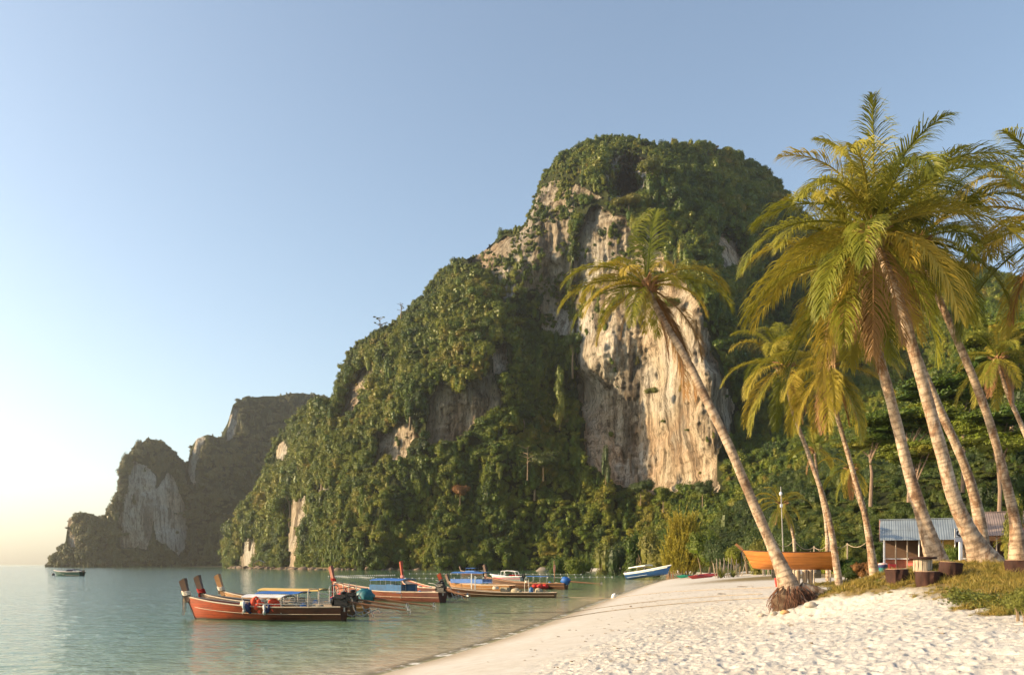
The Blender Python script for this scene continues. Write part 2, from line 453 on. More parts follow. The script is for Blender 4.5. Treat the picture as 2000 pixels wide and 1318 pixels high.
# ------------------------------------------------------------------ sea
def build_sea():
    th = np.concatenate([np.linspace(R(-38), R(24), 520), np.linspace(R(24), R(322), 50)[1:-1]])
    r = np.concatenate([np.array([0.02, 2.0, 5, 9, 13]), np.geomspace(15, 420, 420), np.geomspace(460, 22000, 30)])
    Th, Rr = np.meshgrid(th, r)
    X, Y = Rr * np.sin(Th), Rr * np.cos(Th)
    S = shore_s(X, Y)
    Z = np.zeros_like(X)
    amp = sstep(-0.2, -4.0, S) * sstep(320, 60, Rr)
    xs, ys = X, Y
    Z += 0.6 * amp * (0.030 * noise3(xs * 0.55 + ys * 0.22, ys * 0.75 - xs * .1, 0.3) + 0.018 * noise3(xs * 1.3, ys * 1.9 + xs * .3, 4.0) + 0.010 * noise3(xs * 3.1, ys * 4.2, 7.7))
    Z += -0.004
    n, m = Z.shape
    V = np.stack([X, Y, Z], -1).reshape(-1, 3)
    i = np.arange(n - 1)[:, None]; j = np.arange(m)[None, :]; j2 = (j + 1) % m
    Fc = np.stack([i * m + j, (i + 1) * m + j, (i + 1) * m + j2, i * m + j2], -1).reshape(-1, 4)[:, ::-1]
    me = mesh_np('sea', V, Fc, None, True)
    attr(me, 'shore', S.ravel())
    m_, nt, b = nodes('sea_water')
    at = N(nt, 'ShaderNodeAttribute', attribute_name='shore')
    # body colour of the water: pale over the shelving sand, deep green further out
    depth = N(nt, 'ShaderNodeMapRange', i_1=0.0, i_2=-30.0, i_3=0.0, i_4=1.0); nt.links.new(at.outputs['Fac'], depth.inputs[0])
    body = ramp(nt, depth.outputs[0], [(0.0, (0.52, 0.46, 0.33)), (0.04, (0.44, 0.40, 0.27)), (0.10, (0.25, 0.28, 0.16)), (0.25, (0.12, 0.19, 0.10)), (0.5, (0.075, 0.15, 0.085)), (1.0, (0.065, 0.13, 0.08))])
    nt.links.new(body, b.inputs['Base Color'])
    b.inputs['Roughness'].default_value = 0.05
    b.inputs['IOR'].default_value = 1.33
    b.inputs['Specular IOR Level'].default_value = 0.9
    g1 = noise_tex(nt, 1.0, 3, 0.55, stretch=(0.9, 1.5, 1.0), dist=0.3)
    g2 = noise_tex(nt, 4.5, 3, 0.6, stretch=(0.9, 1.6, 1.0))
    mm = N(nt, 'ShaderNodeMath', operation='MULTIPLY_ADD', i_1=0.35); nt.links.new(g2, mm.inputs[0]); nt.links.new(g1, mm.inputs[2])
    lf = N(nt, 'ShaderNodeMapRange', i_1=0.0, i_2=-2.5, i_3=0.9, i_4=1.2); nt.links.new(at.outputs['Fac'], lf.inputs[0])
    m2 = N(nt, 'ShaderNodeMath', operation='MULTIPLY'); nt.links.new(mm.outputs[0], m2.inputs[0]); nt.links.new(lf.outputs[0], m2.inputs[1])
    bump(nt, b, m2.outputs[0], 1.0, 0.11)
    # clear at the very edge so the wet sand shows through
    tr = N(nt, 'ShaderNodeBsdfTransparent'); tr.inputs[0].default_value = (0.80, 0.86, 0.76, 1)
    edge = N(nt, 'ShaderNodeMapRange', i_1=0.0, i_2=-0.7, i_3=0.05, i_4=1.0); nt.links.new(at.outputs['Fac'], edge.inputs[0])
    fa = N(nt, 'ShaderNodeMapRange', i_1=-0.95, i_2=-0.35, i_3=0.0, i_4=1.0); fn = noise_tex(nt, 1.6, 6, 0.75, dist=0.6); nt.links.new(at.outputs['Fac'], fa.inputs[0])
    fm = N(nt, 'ShaderNodeMath', operation='MULTIPLY'); nt.links.new(fa.outputs[0], fm.inputs[0]); nt.links.new(fn, fm.inputs[1])
    ft = N(nt, 'ShaderNodeMapRange', i_1=0.50, i_2=0.62, i_3=0.0, i_4=0.75); nt.links.new(fm.outputs[0], ft.inputs[0])
    fo = N(nt, 'ShaderNodeBsdfDiffuse'); fo.inputs[0].default_value = (0.75, 0.75, 0.72, 1)
    ms = N(nt, 'ShaderNodeMixShader'); nt.links.new(edge.outputs[0], ms.inputs[0]); nt.links.new(tr.outputs[0], ms.inputs[1]); nt.links.new(b.outputs[0], ms.inputs[2])
    mf = N(nt, 'ShaderNodeMixShader'); nt.links.new(ft.outputs[0], mf.inputs[0]); nt.links.new(ms.outputs[0], mf.inputs[1]); nt.links.new(fo.outputs[0], mf.inputs[2])
    nt.links.new(mf.outputs[0], nt.nodes['Material Output'].inputs['Surface'])
    me.materials.append(m_)
    o = bpy.data.objects.new('sea', me); link(o)
    tag(o, 'calm green sea with small ripples, pale and glittering towards the left', kind='structure')
build_sea()
# ------------------------------------------------------------------ haze
def build_haze():
    mb = MB(); mb.box((0, 800, 118), (9000, 9000, 250))
    m = bpy.data.materials.new('haze'); m.use_nodes = True; nt = m.node_tree; nt.nodes.clear()
    v = nt.nodes.new('ShaderNodeVolumePrincipled'); v.inputs['Color'].default_value = (0.84, 0.86, 0.84, 1)
    v.inputs['Density'].default_value = HAZE_D; v.inputs['Anisotropy'].default_value = 0.55
    o_ = nt.nodes.new('ShaderNodeOutputMaterial'); nt.links.new(v.outputs[0], o_.inputs['Volume'])
    o = mb.build('haze', m); tag(o, 'warm sea haze over the bay', kind='stuff')
HAZE_D = 0.00012
build_haze()

# ------------------------------------------------------------------ rock
def rock_material(name, tint=(1, 1, 1)):
    m, nt, b = nodes(name)
    T = lambda c: tuple(a * t for a, t in zip(c, tint))
    streak = noise_tex(nt, 0.30, 9, 0.78, stretch=(1, 1, 0.13), dist=0.5)
    fine = noise_tex(nt, 0.9, 8, 0.8, stretch=(1, 1, 0.28), dist=0.4)
    big = noise_tex(nt, 0.022, 4, 0.55)
    c = ramp(nt, streak, [(0.32, T((0.13, 0.115, 0.10))), (0.41, T((0.33, 0.295, 0.24))), (0.48, T((0.62, 0.575, 0.49))), (0.62, T((0.78, 0.74, 0.65)))])
    stain = ramp(nt, big, [(0.40, (1, 1, 1)), (0.54, (1.0, 0.86, 0.68)), (0.64, (0.95, 0.70, 0.48)), (0.7, (0.85, 0.80, 0.75))])
    c = mixc(nt, 0.75, c, stain, 'MULTIPLY')
    c = mixc(nt, 0.8, c, ramp(nt, fine, [(0.38, (0.16, 0.14, 0.12)), (0.51, (1, 1, 1))]), 'MULTIPLY')
    run = noise_tex(nt, 0.10, 7, 0.7, stretch=(1, 1, 0.08), dist=0.5)      # black streaks down the face: water stains, and crevice shade put into the colour
    c = mixc(nt, 0.85, c, ramp(nt, run, [(0.50, (1, 1, 1)), (0.57, (0.42, 0.38, 0.34)), (0.66, (0.16, 0.15, 0.14))]), 'MULTIPLY')
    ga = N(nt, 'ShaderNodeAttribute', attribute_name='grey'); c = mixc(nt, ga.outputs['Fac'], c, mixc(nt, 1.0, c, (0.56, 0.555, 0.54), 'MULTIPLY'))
    va = N(nt, 'ShaderNodeAttribute', attribute_name='veg')
    vn = noise_tex(nt, 0.09, 5, 0.65)
    green = ramp(nt, vn, [(0.35, (0.018, 0.026, 0.008)), (0.65, (0.05, 0.06, 0.018))])
    su = N(nt, 'ShaderNodeMath', operation='MULTIPLY_ADD', i_1=1.1, i_2=-0.55); nt.links.new(vn, su.inputs[0])
    ad = N(nt, 'ShaderNodeMath', operation='ADD'); nt.links.new(su.outputs[0], ad.inputs[0]); nt.links.new(va.outputs['Fac'], ad.inputs[1])
    st = N(nt, 'ShaderNodeMapRange', i_1=0.45, i_2=0.55); nt.links.new(ad.outputs[0], st.inputs[0])
    c = mixc(nt, st.outputs[0], c, green)
    nt.links.new(c, b.inputs['Base Color'])
    b.inputs['Roughness'].default_value = 0.95; b.inputs['Specular IOR Level'].default_value = 0.12
    s2 = N(nt, 'ShaderNodeMath', operation='MULTIPLY_ADD', i_1=0.45); nt.links.new(fine, s2.inputs[0]); nt.links.new(streak, s2.inputs[2])
    bump(nt, b, s2.outputs[0], 1.0, 3.6)
    return m
ROCK = rock_material('limestone')
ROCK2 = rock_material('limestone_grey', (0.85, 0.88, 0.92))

CLEAR = 3
class Tps:
    """Smooth surface through scattered (px, py) -> depth points."""
    def __init__(s, pts, k=200.0, lam=1e-3):
        p = np.array(pts, float); s.xy = p[:, :2] / k; s.k = k; n = len(p)
        K = s._phi(s.xy[:, None, :] - s.xy[None]) + lam * np.eye(n)
        Pm = np.hstack([np.ones((n, 1)), s.xy])
        A = np.block([[K, Pm], [Pm.T, np.zeros((3, 3))]])
        s.w = np.linalg.solve(A, np.concatenate([p[:, 2], np.zeros(3)]))
    @staticmethod
    def _phi(d):
        r2 = (d ** 2).sum(-1); return 0.5 * r2 * np.log(r2 + 1e-9)
    def __call__(s, x, y):
        out = s.w[-3] + s.w[-2] * x / s.k + s.w[-1] * y / s.k
        for (a, b), w in zip(s.xy, s.w[:-3]):
            r2 = (x / s.k - a) ** 2 + (y / s.k - b) ** 2
            out = out + w * 0.5 * r2 * np.log(r2 + 1e-9)
        return out

def poly_mask(x, y, polys, soft=0):
    m = np.zeros(np.shape(x), bool)
    for p in polys: m |= inside(x, y, np.array(p, float))
    return m

def massif(name, px0, px1, step, rows, ridge, foot, depth, rocks, mat, label, cave=None, amp=1.0, back=60.0, sink=4.0):
    """A mountain with its own depth: foot line, ridge line, and a surface whose distance varies all over."""
    U = np.arange(px0, px1 + step, step)
    rid = np.interp(U, [p[0] for p in ridge], [p[1] for p in ridge])
    rid = rid + 5.0 + 3.0 * fbm(U * 0.03, U * 0 + 1.7, 0, 3)
    ft = np.interp(U, [p[0] for p in foot], [p[1] for p in foot])
    v = np.linspace(0, 1, rows)
    PX, V_ = np.meshgrid(U, v)
    PY = ft[None] + (rid - ft)[None] * V_
    D = depth(PX, PY)
    X = (PX - 1000) / F * D; Z = CAMZ - (PY - HZ) / F * D
    # rock or growth
    wx = PX + 16 * fbm(PX * .03, PY * .018, 2.2, 4); wy = PY + 16 * fbm(PX * .03, PY * .018, 7.9, 4)
    rock = poly_mask(wx, wy, rocks).astype(float)
    # relief: buttresses, gullies, flutes, ledges
    sc = D / 400.0
    butt = fbm(X * 0.018, Z * 0.007, 5.0, 3, 0.55)
    gully = np.abs(fbm(X * 0.035 + 40, Z * 0.012, 9.0, 3, 0.5))
    flute = fbm(X * 0.16, Z * 0.022, 3.0, 4, 0.6)
    col_ = 0.5 - np.abs(fbm(X * 0.13 + 9, Z * 0.022, 13.0, 4, 0.62)) * 1.6
    chip = 0.4 - np.abs(fbm(X * 0.34, Z * 0.07, 21.0, 3, 0.6)) * 1.4
    ledge = fbm(X * 0.05, Z * 0.2, 6.0, 3, 0.6)
    lump = fbm(X * 0.07, Z * 0.06, D * 0.02, 4, 0.55)
    D = D + amp * (22 * butt * (1 - 0.6 * rock) - 22 * (0.35 - gully) * (1 - rock) * 0.8 + rock * (2.0 * flute - 4.5 * col_ - 1.8 * chip + 4.0 * lump + 2.6 * ledge + 3.5) + (1 - rock) * (7.0 * lump + 12.0 * fbm(X * 0.032, Z * 0.03, D * 0.012 + 3, 2)))
    if cave is not None:
        for cx, cy, rx, ry, dd in cave:
            q = np.hypot((PX - cx) / rx, (PY - cy) / ry) + 0.25 * fbm(PX * .05, PY * .05, 4.4, 2)
            D = D + dd * sstep(1.15, 0.75, q)
    roll = np.clip((V_ - 0.93) / 0.07, 0, 1)
    D = D + amp * 14 * roll ** 2
    X = (PX - 1000) / F * D; Y = D; Z = CAMZ - (PY - HZ) / F * D
    # foot goes under water / ground
    Z[0] = -sink
    # back side, down behind the ridge
    Bx, By, Bz = [], [], []
    for k in range(1, 6):
        q = k / 5.0
        By.append(Y[-1] + back * q * (1.0 + 0.5 * q)); Bx.append(X[-1] * (By[-1] / Y[-1]) ** 0.0 + 0 * q)
        Bz.append(Z[-1] * (1 - 0.10 * q - 0.9 * q ** 3) - sink * q)
    X = np.vstack([X, Bx]); Y = np.vstack([Y, By]); Z = np.vstack([Z, Bz])
    n, m = X.shape
    # close the side walls by folding the outer columns back
    V = np.stack([X, Y, Z], -1)
    i = np.arange(n - 1)[:, None]; j = np.arange(m - 1)[None, :]
    Fc = np.stack([i * m + j, i * m + j + 1, (i + 1) * m + j + 1, (i + 1) * m + j], -1).reshape(-1, 4)
    me = mesh_np(name, V.reshape(-1, 3), Fc, mat, True)
    rk = np.vstack([rock, np.zeros((5, m))])
    attr(me, 'veg', (1 - rk).ravel())
    pyf = np.vstack([PY, np.repeat(PY[-1:], 5, 0)]); pxf = np.vstack([PX, np.repeat(PX[-1:], 5, 0)])
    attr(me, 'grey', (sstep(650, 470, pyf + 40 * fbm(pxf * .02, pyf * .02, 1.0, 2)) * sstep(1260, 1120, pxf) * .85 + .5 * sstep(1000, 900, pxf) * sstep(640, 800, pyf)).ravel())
    wide = rk.copy()                       # crowns keep clear of the bare rock
    for k in range(CLEAR):
        wide[1:-1, 1:-1] = np.maximum.reduce([wide[1:-1, 1:-1], wide[:-2, 1:-1], wide[2:, 1:-1], wide[1:-1, :-2], wide[1:-1, 2:]])
    rk = wide
    o = bpy.data.objects.new(name, me); link(o); tag(o, label, kind='structure')
    # normals for planting
    du = np.gradient(V, axis=1); dv = np.gradient(V, axis=0)
    nr = np.cross(du, dv); nr /= (np.linalg.norm(nr, axis=-1, keepdims=True) + 1e-9)
    return dict(V=V[:rows + 1], rock=rk[:rows + 1], nr=nr[:rows + 1], PX=np.vstack([PX, PX[-1:]]), PY=np.vstack([PY, PY[-1:] - 1]), obj=o)

RIDGE = [(440, 1060), (455, 1030), (475, 985), (500, 960), (520, 915), (538, 860), (560, 835), (590, 800), (620, 786), (645, 780), (655, 765), (672, 720), (680, 690), (700, 665), (730, 650),
         (775, 625), (800, 600), (830, 570), (860, 530), (900, 505), (940, 490), (980, 455), (1025, 435), (1040, 400), (1055, 350), (1075, 320), (1110, 292), (1150, 275),
         (1185, 266), (1240, 268), (1290, 282), (1330, 275), (1380, 278), (1420, 290), (1450, 308), (1485, 322), (1512, 345), (1545, 395), (1600, 440), (1700, 480), (1800, 500), (1880, 515), (1925, 525), (1980, 540), (2060, 570), (2200, 600)]
FOOTL = [(440, 1106), (470, 1109), (560, 1111), (650, 1112.5), (1100, 1113), (1200, 1111), (1330, 1104), (1500, 1098), (1700, 1095), (2200, 1095)]
DEP = [  # px, py, metres
    (440, 1108, 660), (480, 1108, 600), (560, 1108, 480), (640, 1108, 425), (760, 1108, 392), (900, 1108, 382), (1050, 1108, 380), (1180, 1106, 360), (1300, 1102, 290), (1420, 1098, 200), (1560, 1095, 150), (1720, 1095, 128), (1900, 1095, 118), (2200, 1095, 112),
    (480, 990, 615), (560, 960, 505), (640, 950, 445), (760, 960, 408), (900, 960, 398), (1050, 960, 392), (1150, 960, 386), (1290, 975, 372), (1400, 965, 322), (1500, 960, 262), (1700, 960, 165), (1900, 960, 135), (2200, 960, 128),
    (560, 850, 540), (650, 850, 470), (760, 850, 425), (880, 850, 408), (1000, 850, 406), (1110, 850, 414), (1150, 850, 410), (1290, 850, 378), (1410, 850, 338), (1450, 850, 366), (1560, 850, 345), (1750, 850, 260), (1950, 850, 165), (2200, 850, 150),
    (655, 770, 500), (760, 750, 445), (860, 740, 412), (960, 750, 408), (1050, 740, 428), (1115, 740, 446), (1140, 720, 412), (1290, 720, 378), (1405, 740, 340), (1450, 740, 385), (1600, 740, 420), (1800, 740, 360), (2000, 740, 260), (2200, 740, 190),
    (690, 680, 500), (780, 640, 470), (900, 630, 430), (980, 620, 428), (1060, 610, 438), (1115, 600, 440), (1140, 600, 416), (1290, 580, 384), (1380, 600, 352), (1440, 600, 410), (1600, 600, 470), (1800, 600, 400), (2000, 620, 330), (2200, 640, 300),
    (860, 535, 475), (960, 500, 450), (1050, 500, 425), (1115, 480, 425), (1200, 470, 405), (1300, 460, 398), (1380, 460, 415), (1500, 460, 470), (1700, 480, 520), (1900, 510, 520),
    (1050, 370, 460), (1130, 350, 440), (1200, 350, 425), (1290, 350, 430), (1400, 360, 465), (1200, 270, 470), (1400, 285, 500), (1500, 340, 530), (2200, 600, 520)]
dep_main = Tps(DEP)
ROCKS = [
    [(1122, 640), (1118, 470), (1160, 405), (1215, 420), (1250, 470), (1300, 500), (1345, 560), (1385, 650), (1412, 740), (1434, 800), (1425, 850), (1398, 890), (1402, 962), (1330, 958), (1290, 972), (1210, 948), (1150, 908), (1145, 850), (1130, 760)],
    [(1045, 372), (1080, 350), (1130, 360), (1175, 385), (1120, 400), (1110, 560), (1116, 660), (1062, 650), (1048, 560), (990, 580), (930, 520), (915, 500), (985, 465), (1030, 438)],
    [(664, 845), (668, 785), (692, 735), (730, 712), (718, 758), (690, 805)],
    [(836, 868), (840, 790), (855, 742), (905, 765), (958, 722), (990, 785), (935, 825), (885, 866)],
    [(734, 908), (740, 845), (790, 818), (828, 842), (780, 902)],
    [(558, 1110), (562, 1050), (574, 975), (588, 955), (597, 1000), (585, 1045), (580, 1110)],
    [(470, 1110), (475, 1045), (498, 1035), (493, 1110)],
    [(540, 905), (547, 872), (562, 862), (558, 900)],
    [(618, 968), (622, 950), (644, 938), (642, 960)],
    [(1182, 405), (1186, 330), (1205, 300), (1262, 308), (1262, 350), (1250, 385), (1215, 405)],
    [(1398, 460), (1438, 466), (1450, 528), (1410, 534)],
    [(1260, 405), (1275, 400), (1285, 470), (1262, 470)], [(955, 690), (985, 670), (990, 720), (965, 735)]]
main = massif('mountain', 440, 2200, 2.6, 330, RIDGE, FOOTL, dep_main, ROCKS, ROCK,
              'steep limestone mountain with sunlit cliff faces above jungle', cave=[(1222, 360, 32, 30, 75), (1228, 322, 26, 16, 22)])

# far headland: three humps in the haze
HR1 = [(90, 1104), (110, 1085), (128, 1050), (134, 1006), (150, 998), (172, 1000), (190, 1012), (206, 1000), (222, 975), (233, 950), (238, 905), (246, 890), (262, 866), (290, 852), (312, 858),
       (335, 878), (350, 900), (357, 922), (364, 945), (375, 1000), (385, 1104)]
HR2 = [(330, 1104), (345, 980), (358, 925), (366, 905), (372, 870), (385, 852), (405, 843), (425, 850), (435, 862), (460, 1000), (470, 1104)]
HR3 = [(400, 1104), (425, 900), (432, 845), (445, 820), (455, 785), (480, 770), (540, 768), (580, 762), (620, 766), (650, 772), (700, 790), (800, 900)]
def dep_h(base, cx, w, bulge, slope=0.0, tilt=0.25):
    def f(px, py):
        q = (px - cx) / w
        return base + slope * (px - cx) + bulge * np.abs(q) ** 2.6 + tilt * (1104 - py)
    return f
h1 = massif('headland', 92, 385, 2.0, 130, HR1, [(92, 1105), (385, 1107)], dep_h(845, 255, 165, 60, 0.34, 0.10),
            [[(238, 1070), (232, 1010), (250, 950), (262, 900), (300, 925), (305, 1000), (285, 1075)], [(305, 1050), (300, 960), (330, 915), (365, 990), (375, 1050), (345, 1085)], [(134, 1060), (133, 1000), (143, 1015), (142, 1080)]],
            ROCK2, 'hazy dome shaped headland with pale grey rock streaks beyond the bay', amp=0.6, back=120)
h2 = massif('headland', 330, 470, 2.0, 100, HR2, [(330, 1107), (470, 1107)], dep_h(905, 402, 60, 50, 0.34, 0.10),
            [[(372, 930), (376, 870), (395, 850), (402, 860), (390, 905), (384, 960)]], ROCK2, 'narrow hazy rock pinnacle beside the dome shaped headland', amp=0.6, back=120)
h3 = massif('headland', 400, 800, 2.6, 130, HR3, [(400, 1107), (800, 1109)], dep_h(930, 520, 260, 40, 0.40, 0.22),
            [[(438, 860), (445, 825), (458, 800), (468, 800), (460, 850)]], ROCK2, 'flat topped wooded headland in shadow behind the pinnacle', amp=0.6, back=200)

# ------------------------------------------------------------------ foliage materials and crown shapes
def leaf_material(name, stops, trans=0.35, rough=0.48, scale=0.35):
    m, nt, b = nodes(name)
    oi = nt.nodes.new('ShaderNodeObjectInfo')
    n1 = noise_tex(nt, scale, 3, 0.6)
    ad = N(nt, 'ShaderNodeMath', operation='MULTIPLY_ADD', i_1=0.45, i_2=0.0); nt.links.new(n1, ad.inputs[0])
    a2 = N(nt, 'ShaderNodeMath', operation='MULTIPLY_ADD', i_1=0.55); nt.links.new(oi.outputs['Random'], a2.inputs[0]); nt.links.new(ad.outputs[0], a2.inputs[2])
    geo = nt.nodes.new('ShaderNodeNewGeometry'); patch = N(nt, 'ShaderNodeTexNoise', i_Scale=0.035, i_Detail=3.0); nt.links.new(geo.outputs['Position'], patch.inputs['Vector'])
    pm = N(nt, 'ShaderNodeMath', operation='MULTIPLY_ADD', i_1=1.3, i_2=-0.65); nt.links.new(patch.outputs[0], pm.inputs[0])
    a3 = N(nt, 'ShaderNodeMath', operation='ADD'); nt.links.new(a2.outputs[0], a3.inputs[0]); nt.links.new(pm.outputs[0], a3.inputs[1]); a2 = a3
    c = ramp(nt, a2.outputs[0], stops)
    nt.links.new(c, b.inputs['Base Color']); b.inputs['Roughness'].default_value = rough
    b.inputs['Specular IOR Level'].default_value = 0.3
    tr = N(nt, 'ShaderNodeBsdfTranslucent'); 
    cc = mixc(nt, 0.5, c, (0.16, 0.15, 0.02)); nt.links.new(cc, tr.inputs[0])
    ms = N(nt, 'ShaderNodeMixShader', i_0=trans); nt.links.new(b.outputs[0], ms.inputs[1]); nt.links.new(tr.outputs[0], ms.inputs[2])
    nt.links.new(ms.outputs[0], nt.nodes['Material Output'].inputs['Surface'])
    return m
LEAF_J = leaf_material('jungle_leaves', [(0.0, (0.014, 0.036, 0.006)), (0.22, (0.036, 0.076, 0.008)), (0.45, (0.088, 0.132, 0.010)), (0.75, (0.165, 0.180, 0.014)), (1.0, (0.23, 0.165, 0.028))], 0.22)
LEAF_D = leaf_material('deep_green_leaves', [(0.0, (0.022, 0.045, 0.012)), (0.5, (0.045, 0.075, 0.018)), (1.0, (0.08, 0.11, 0.02))], 0.22)
LEAF_Y = leaf_material('yellow_green_leaves', [(0.0, (0.10, 0.12, 0.02)), (0.5, (0.16, 0.17, 0.03)), (1.0, (0.22, 0.19, 0.04))], 0.3)
LEAF_O = leaf_material('russet_leaves', [(0.0, (0.20, 0.09, 0.03)), (1.0, (0.26, 0.13, 0.04))], 0.2)
BARK = plain('bark', (0.22, 0.16, 0.10), 0.9, scale=3, stretch=(3, 3, 0.5), bmp=0.5)

def crown_arrays(seed, nclump, per, size, shape='round', core=True):
    """Leaf clumps spread over and through lobes: real leaf-sized faces, gaps, uneven outline. Unit radius about."""
    g = np.random.default_rng(seed)
    lobes = []
    nl = {'round': 7, 'tall': 8, 'flat': 8, 'drape': 7, 'bush': 9}[shape]
    for k in range(nl):
        a = g.uniform(0, 2 * PI); r = g.uniform(0.15, 0.75)
        if shape == 'round': c = (r * math.cos(a), r * math.sin(a), g.uniform(-.3, .55)); s = g.uniform(.32, .55); sq = (1, 1, .8)
        elif shape == 'bush': c = (r * math.cos(a), r * math.sin(a), g.uniform(-.2, .35)); s = g.uniform(.3, .5); sq = (1, 1, .9)
        elif shape == 'tall': c = (r * .45 * math.cos(a), r * .45 * math.sin(a), -1.1 + 2.2 * k / nl); s = g.uniform(.30, .48) * (1.15 - 0.5 * k / nl); sq = (1, 1, 1.2)
        elif shape == 'drape': c = (r * .7 * math.cos(a), r * .7 * math.sin(a), g.uniform(-1.2, .5)); s = g.uniform(.28, .45); sq = (1, 1, 1.9)
        else: c = (1.2 * r * math.cos(a), 1.2 * r * math.sin(a), g.uniform(-.1, .18)); s = g.uniform(.38, .6); sq = (1.1, 1.1, .26)
        lobes.append((np.array(c), s, np.array(sq)))
    pts = []; nrm = []; w = np.array([l[1] ** 2 for l in lobes]); w /= w.sum()
    which = g.choice(nl, nclump, p=w)
    for k in which:
        c, s, sq = lobes[k]
        d = g.normal(size=3); d /= np.linalg.norm(d); d[2] = abs(d[2]) if g.random() < .75 else d[2]
        rad = s * (1 + g.normal() * 0.10) * (1.0 if g.random() < .8 else g.uniform(.6, .95))
        pts.append(c + d * rad * sq); nn = d / sq; nrm.append(nn / np.linalg.norm(nn))
    pts = np.array(pts); nrm = np.array(nrm)
    n = nclump * per
    ce = np.repeat(pts, per, 0) + g.normal(size=(n, 3)) * size * 1.1
    nn = np.repeat(nrm, per, 0) + g.normal(size=(n, 3)) * 0.42; nn /= np.linalg.norm(nn, axis=1)[:, None]
    t = np.cross(nn, g.normal(size=(n, 3))); t /= np.linalg.norm(t, axis=1)[:, None]
    bt = np.cross(nn, t)
    L = size * g.uniform(.7, 1.5, n)[:, None]; W = L * g.uniform(.45, .7, n)[:, None]
    # a bent leaf: diamond of two triangles folded on its midrib
    v = np.stack([ce - t * L, ce + bt * W + nn * L * .25, ce + t * L, ce - bt * W + nn * L * .25], 1).reshape(-1, 3)
    f = np.arange(n * 4).reshape(n, 4)
    if core:
        for c, s, sq in lobes:
            q = MB(); q.ball((0, 0, 0), 1.0, 7, 5)
            cv = np.array([tuple(x) for x in q.v]) * (s * 0.80) * sq + c
            quads = [ff if len(ff) == 4 else (ff[0], ff[1], ff[2], ff[2]) for ff in q.f]
            b0 = len(v); v = np.vstack([v, cv])
            quads = [tuple(b0 + i for i in ff) for ff in quads]
            f = np.vstack([f, np.array([ff for ff in quads if len(set(ff)) == 4])])
    return v, f
LEAF_H = leaf_material('hazy_headland_leaves', [(0.0, (0.040, 0.050, 0.012)), (0.5, (0.085, 0.088, 0.022)), (1.0, (0.14, 0.125, 0.034))], 0.12)  # browner leaf copy, the headland's haze and shade put into its colour
def crown_mesh(name, seed, nclump, per, size, shape, mat):
    v, f = crown_arrays(seed, nclump, per, size, shape); return mesh_np(name, v, f, mat, False)
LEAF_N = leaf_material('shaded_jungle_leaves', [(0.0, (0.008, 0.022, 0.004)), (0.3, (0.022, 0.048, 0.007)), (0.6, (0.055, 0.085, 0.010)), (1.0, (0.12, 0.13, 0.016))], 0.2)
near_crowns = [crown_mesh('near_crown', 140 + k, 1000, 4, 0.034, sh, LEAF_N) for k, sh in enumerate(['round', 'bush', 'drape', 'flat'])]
head_crowns = [crown_mesh('headland_crown', 160 + k, 150, 3, 0.10, sh, LEAF_H) for k, sh in enumerate(['round', 'bush', 'drape'])]
far_crowns = [crown_mesh('far_crown', 100 + k, 340, 3, 0.068, sh, LEAF_J) for k, sh in enumerate(['round', 'round', 'bush', 'tall', 'drape', 'drape', 'flat', 'round'])]

# ------------------------------------------------------------------ planting
def surface_samples(M, n, rmin=0.0, seed=1):
    """Random places on a massif, evenly by area."""
    V = M['V']; g = np.random.default_rng(seed)
    a = np.linalg.norm(np.cross(V[1:, :-1] - V[:-1, :-1], V[:-1, 1:] - V[:-1, :-1]), axis=-1)
    a = a * (V[:-1, :-1, 2] > -1)
    p = a.ravel() / a.sum()
    k = g.choice(len(p), n, p=p); i, j = np.unravel_index(k, a.shape)
    u, v = g.random(n)[:, None], g.random(n)[:, None]
    pos = V[i, j] * (1 - u) * (1 - v) + V[i, j + 1] * u * (1 - v) + V[i + 1, j] * (1 - u) * v + V[i + 1, j + 1] * u * v
    return pos, M['rock'][i, j], M['nr'][i, j], M['PX'][i, j], M['PY'][i, j], i / (V.shape[0] - 1.0)

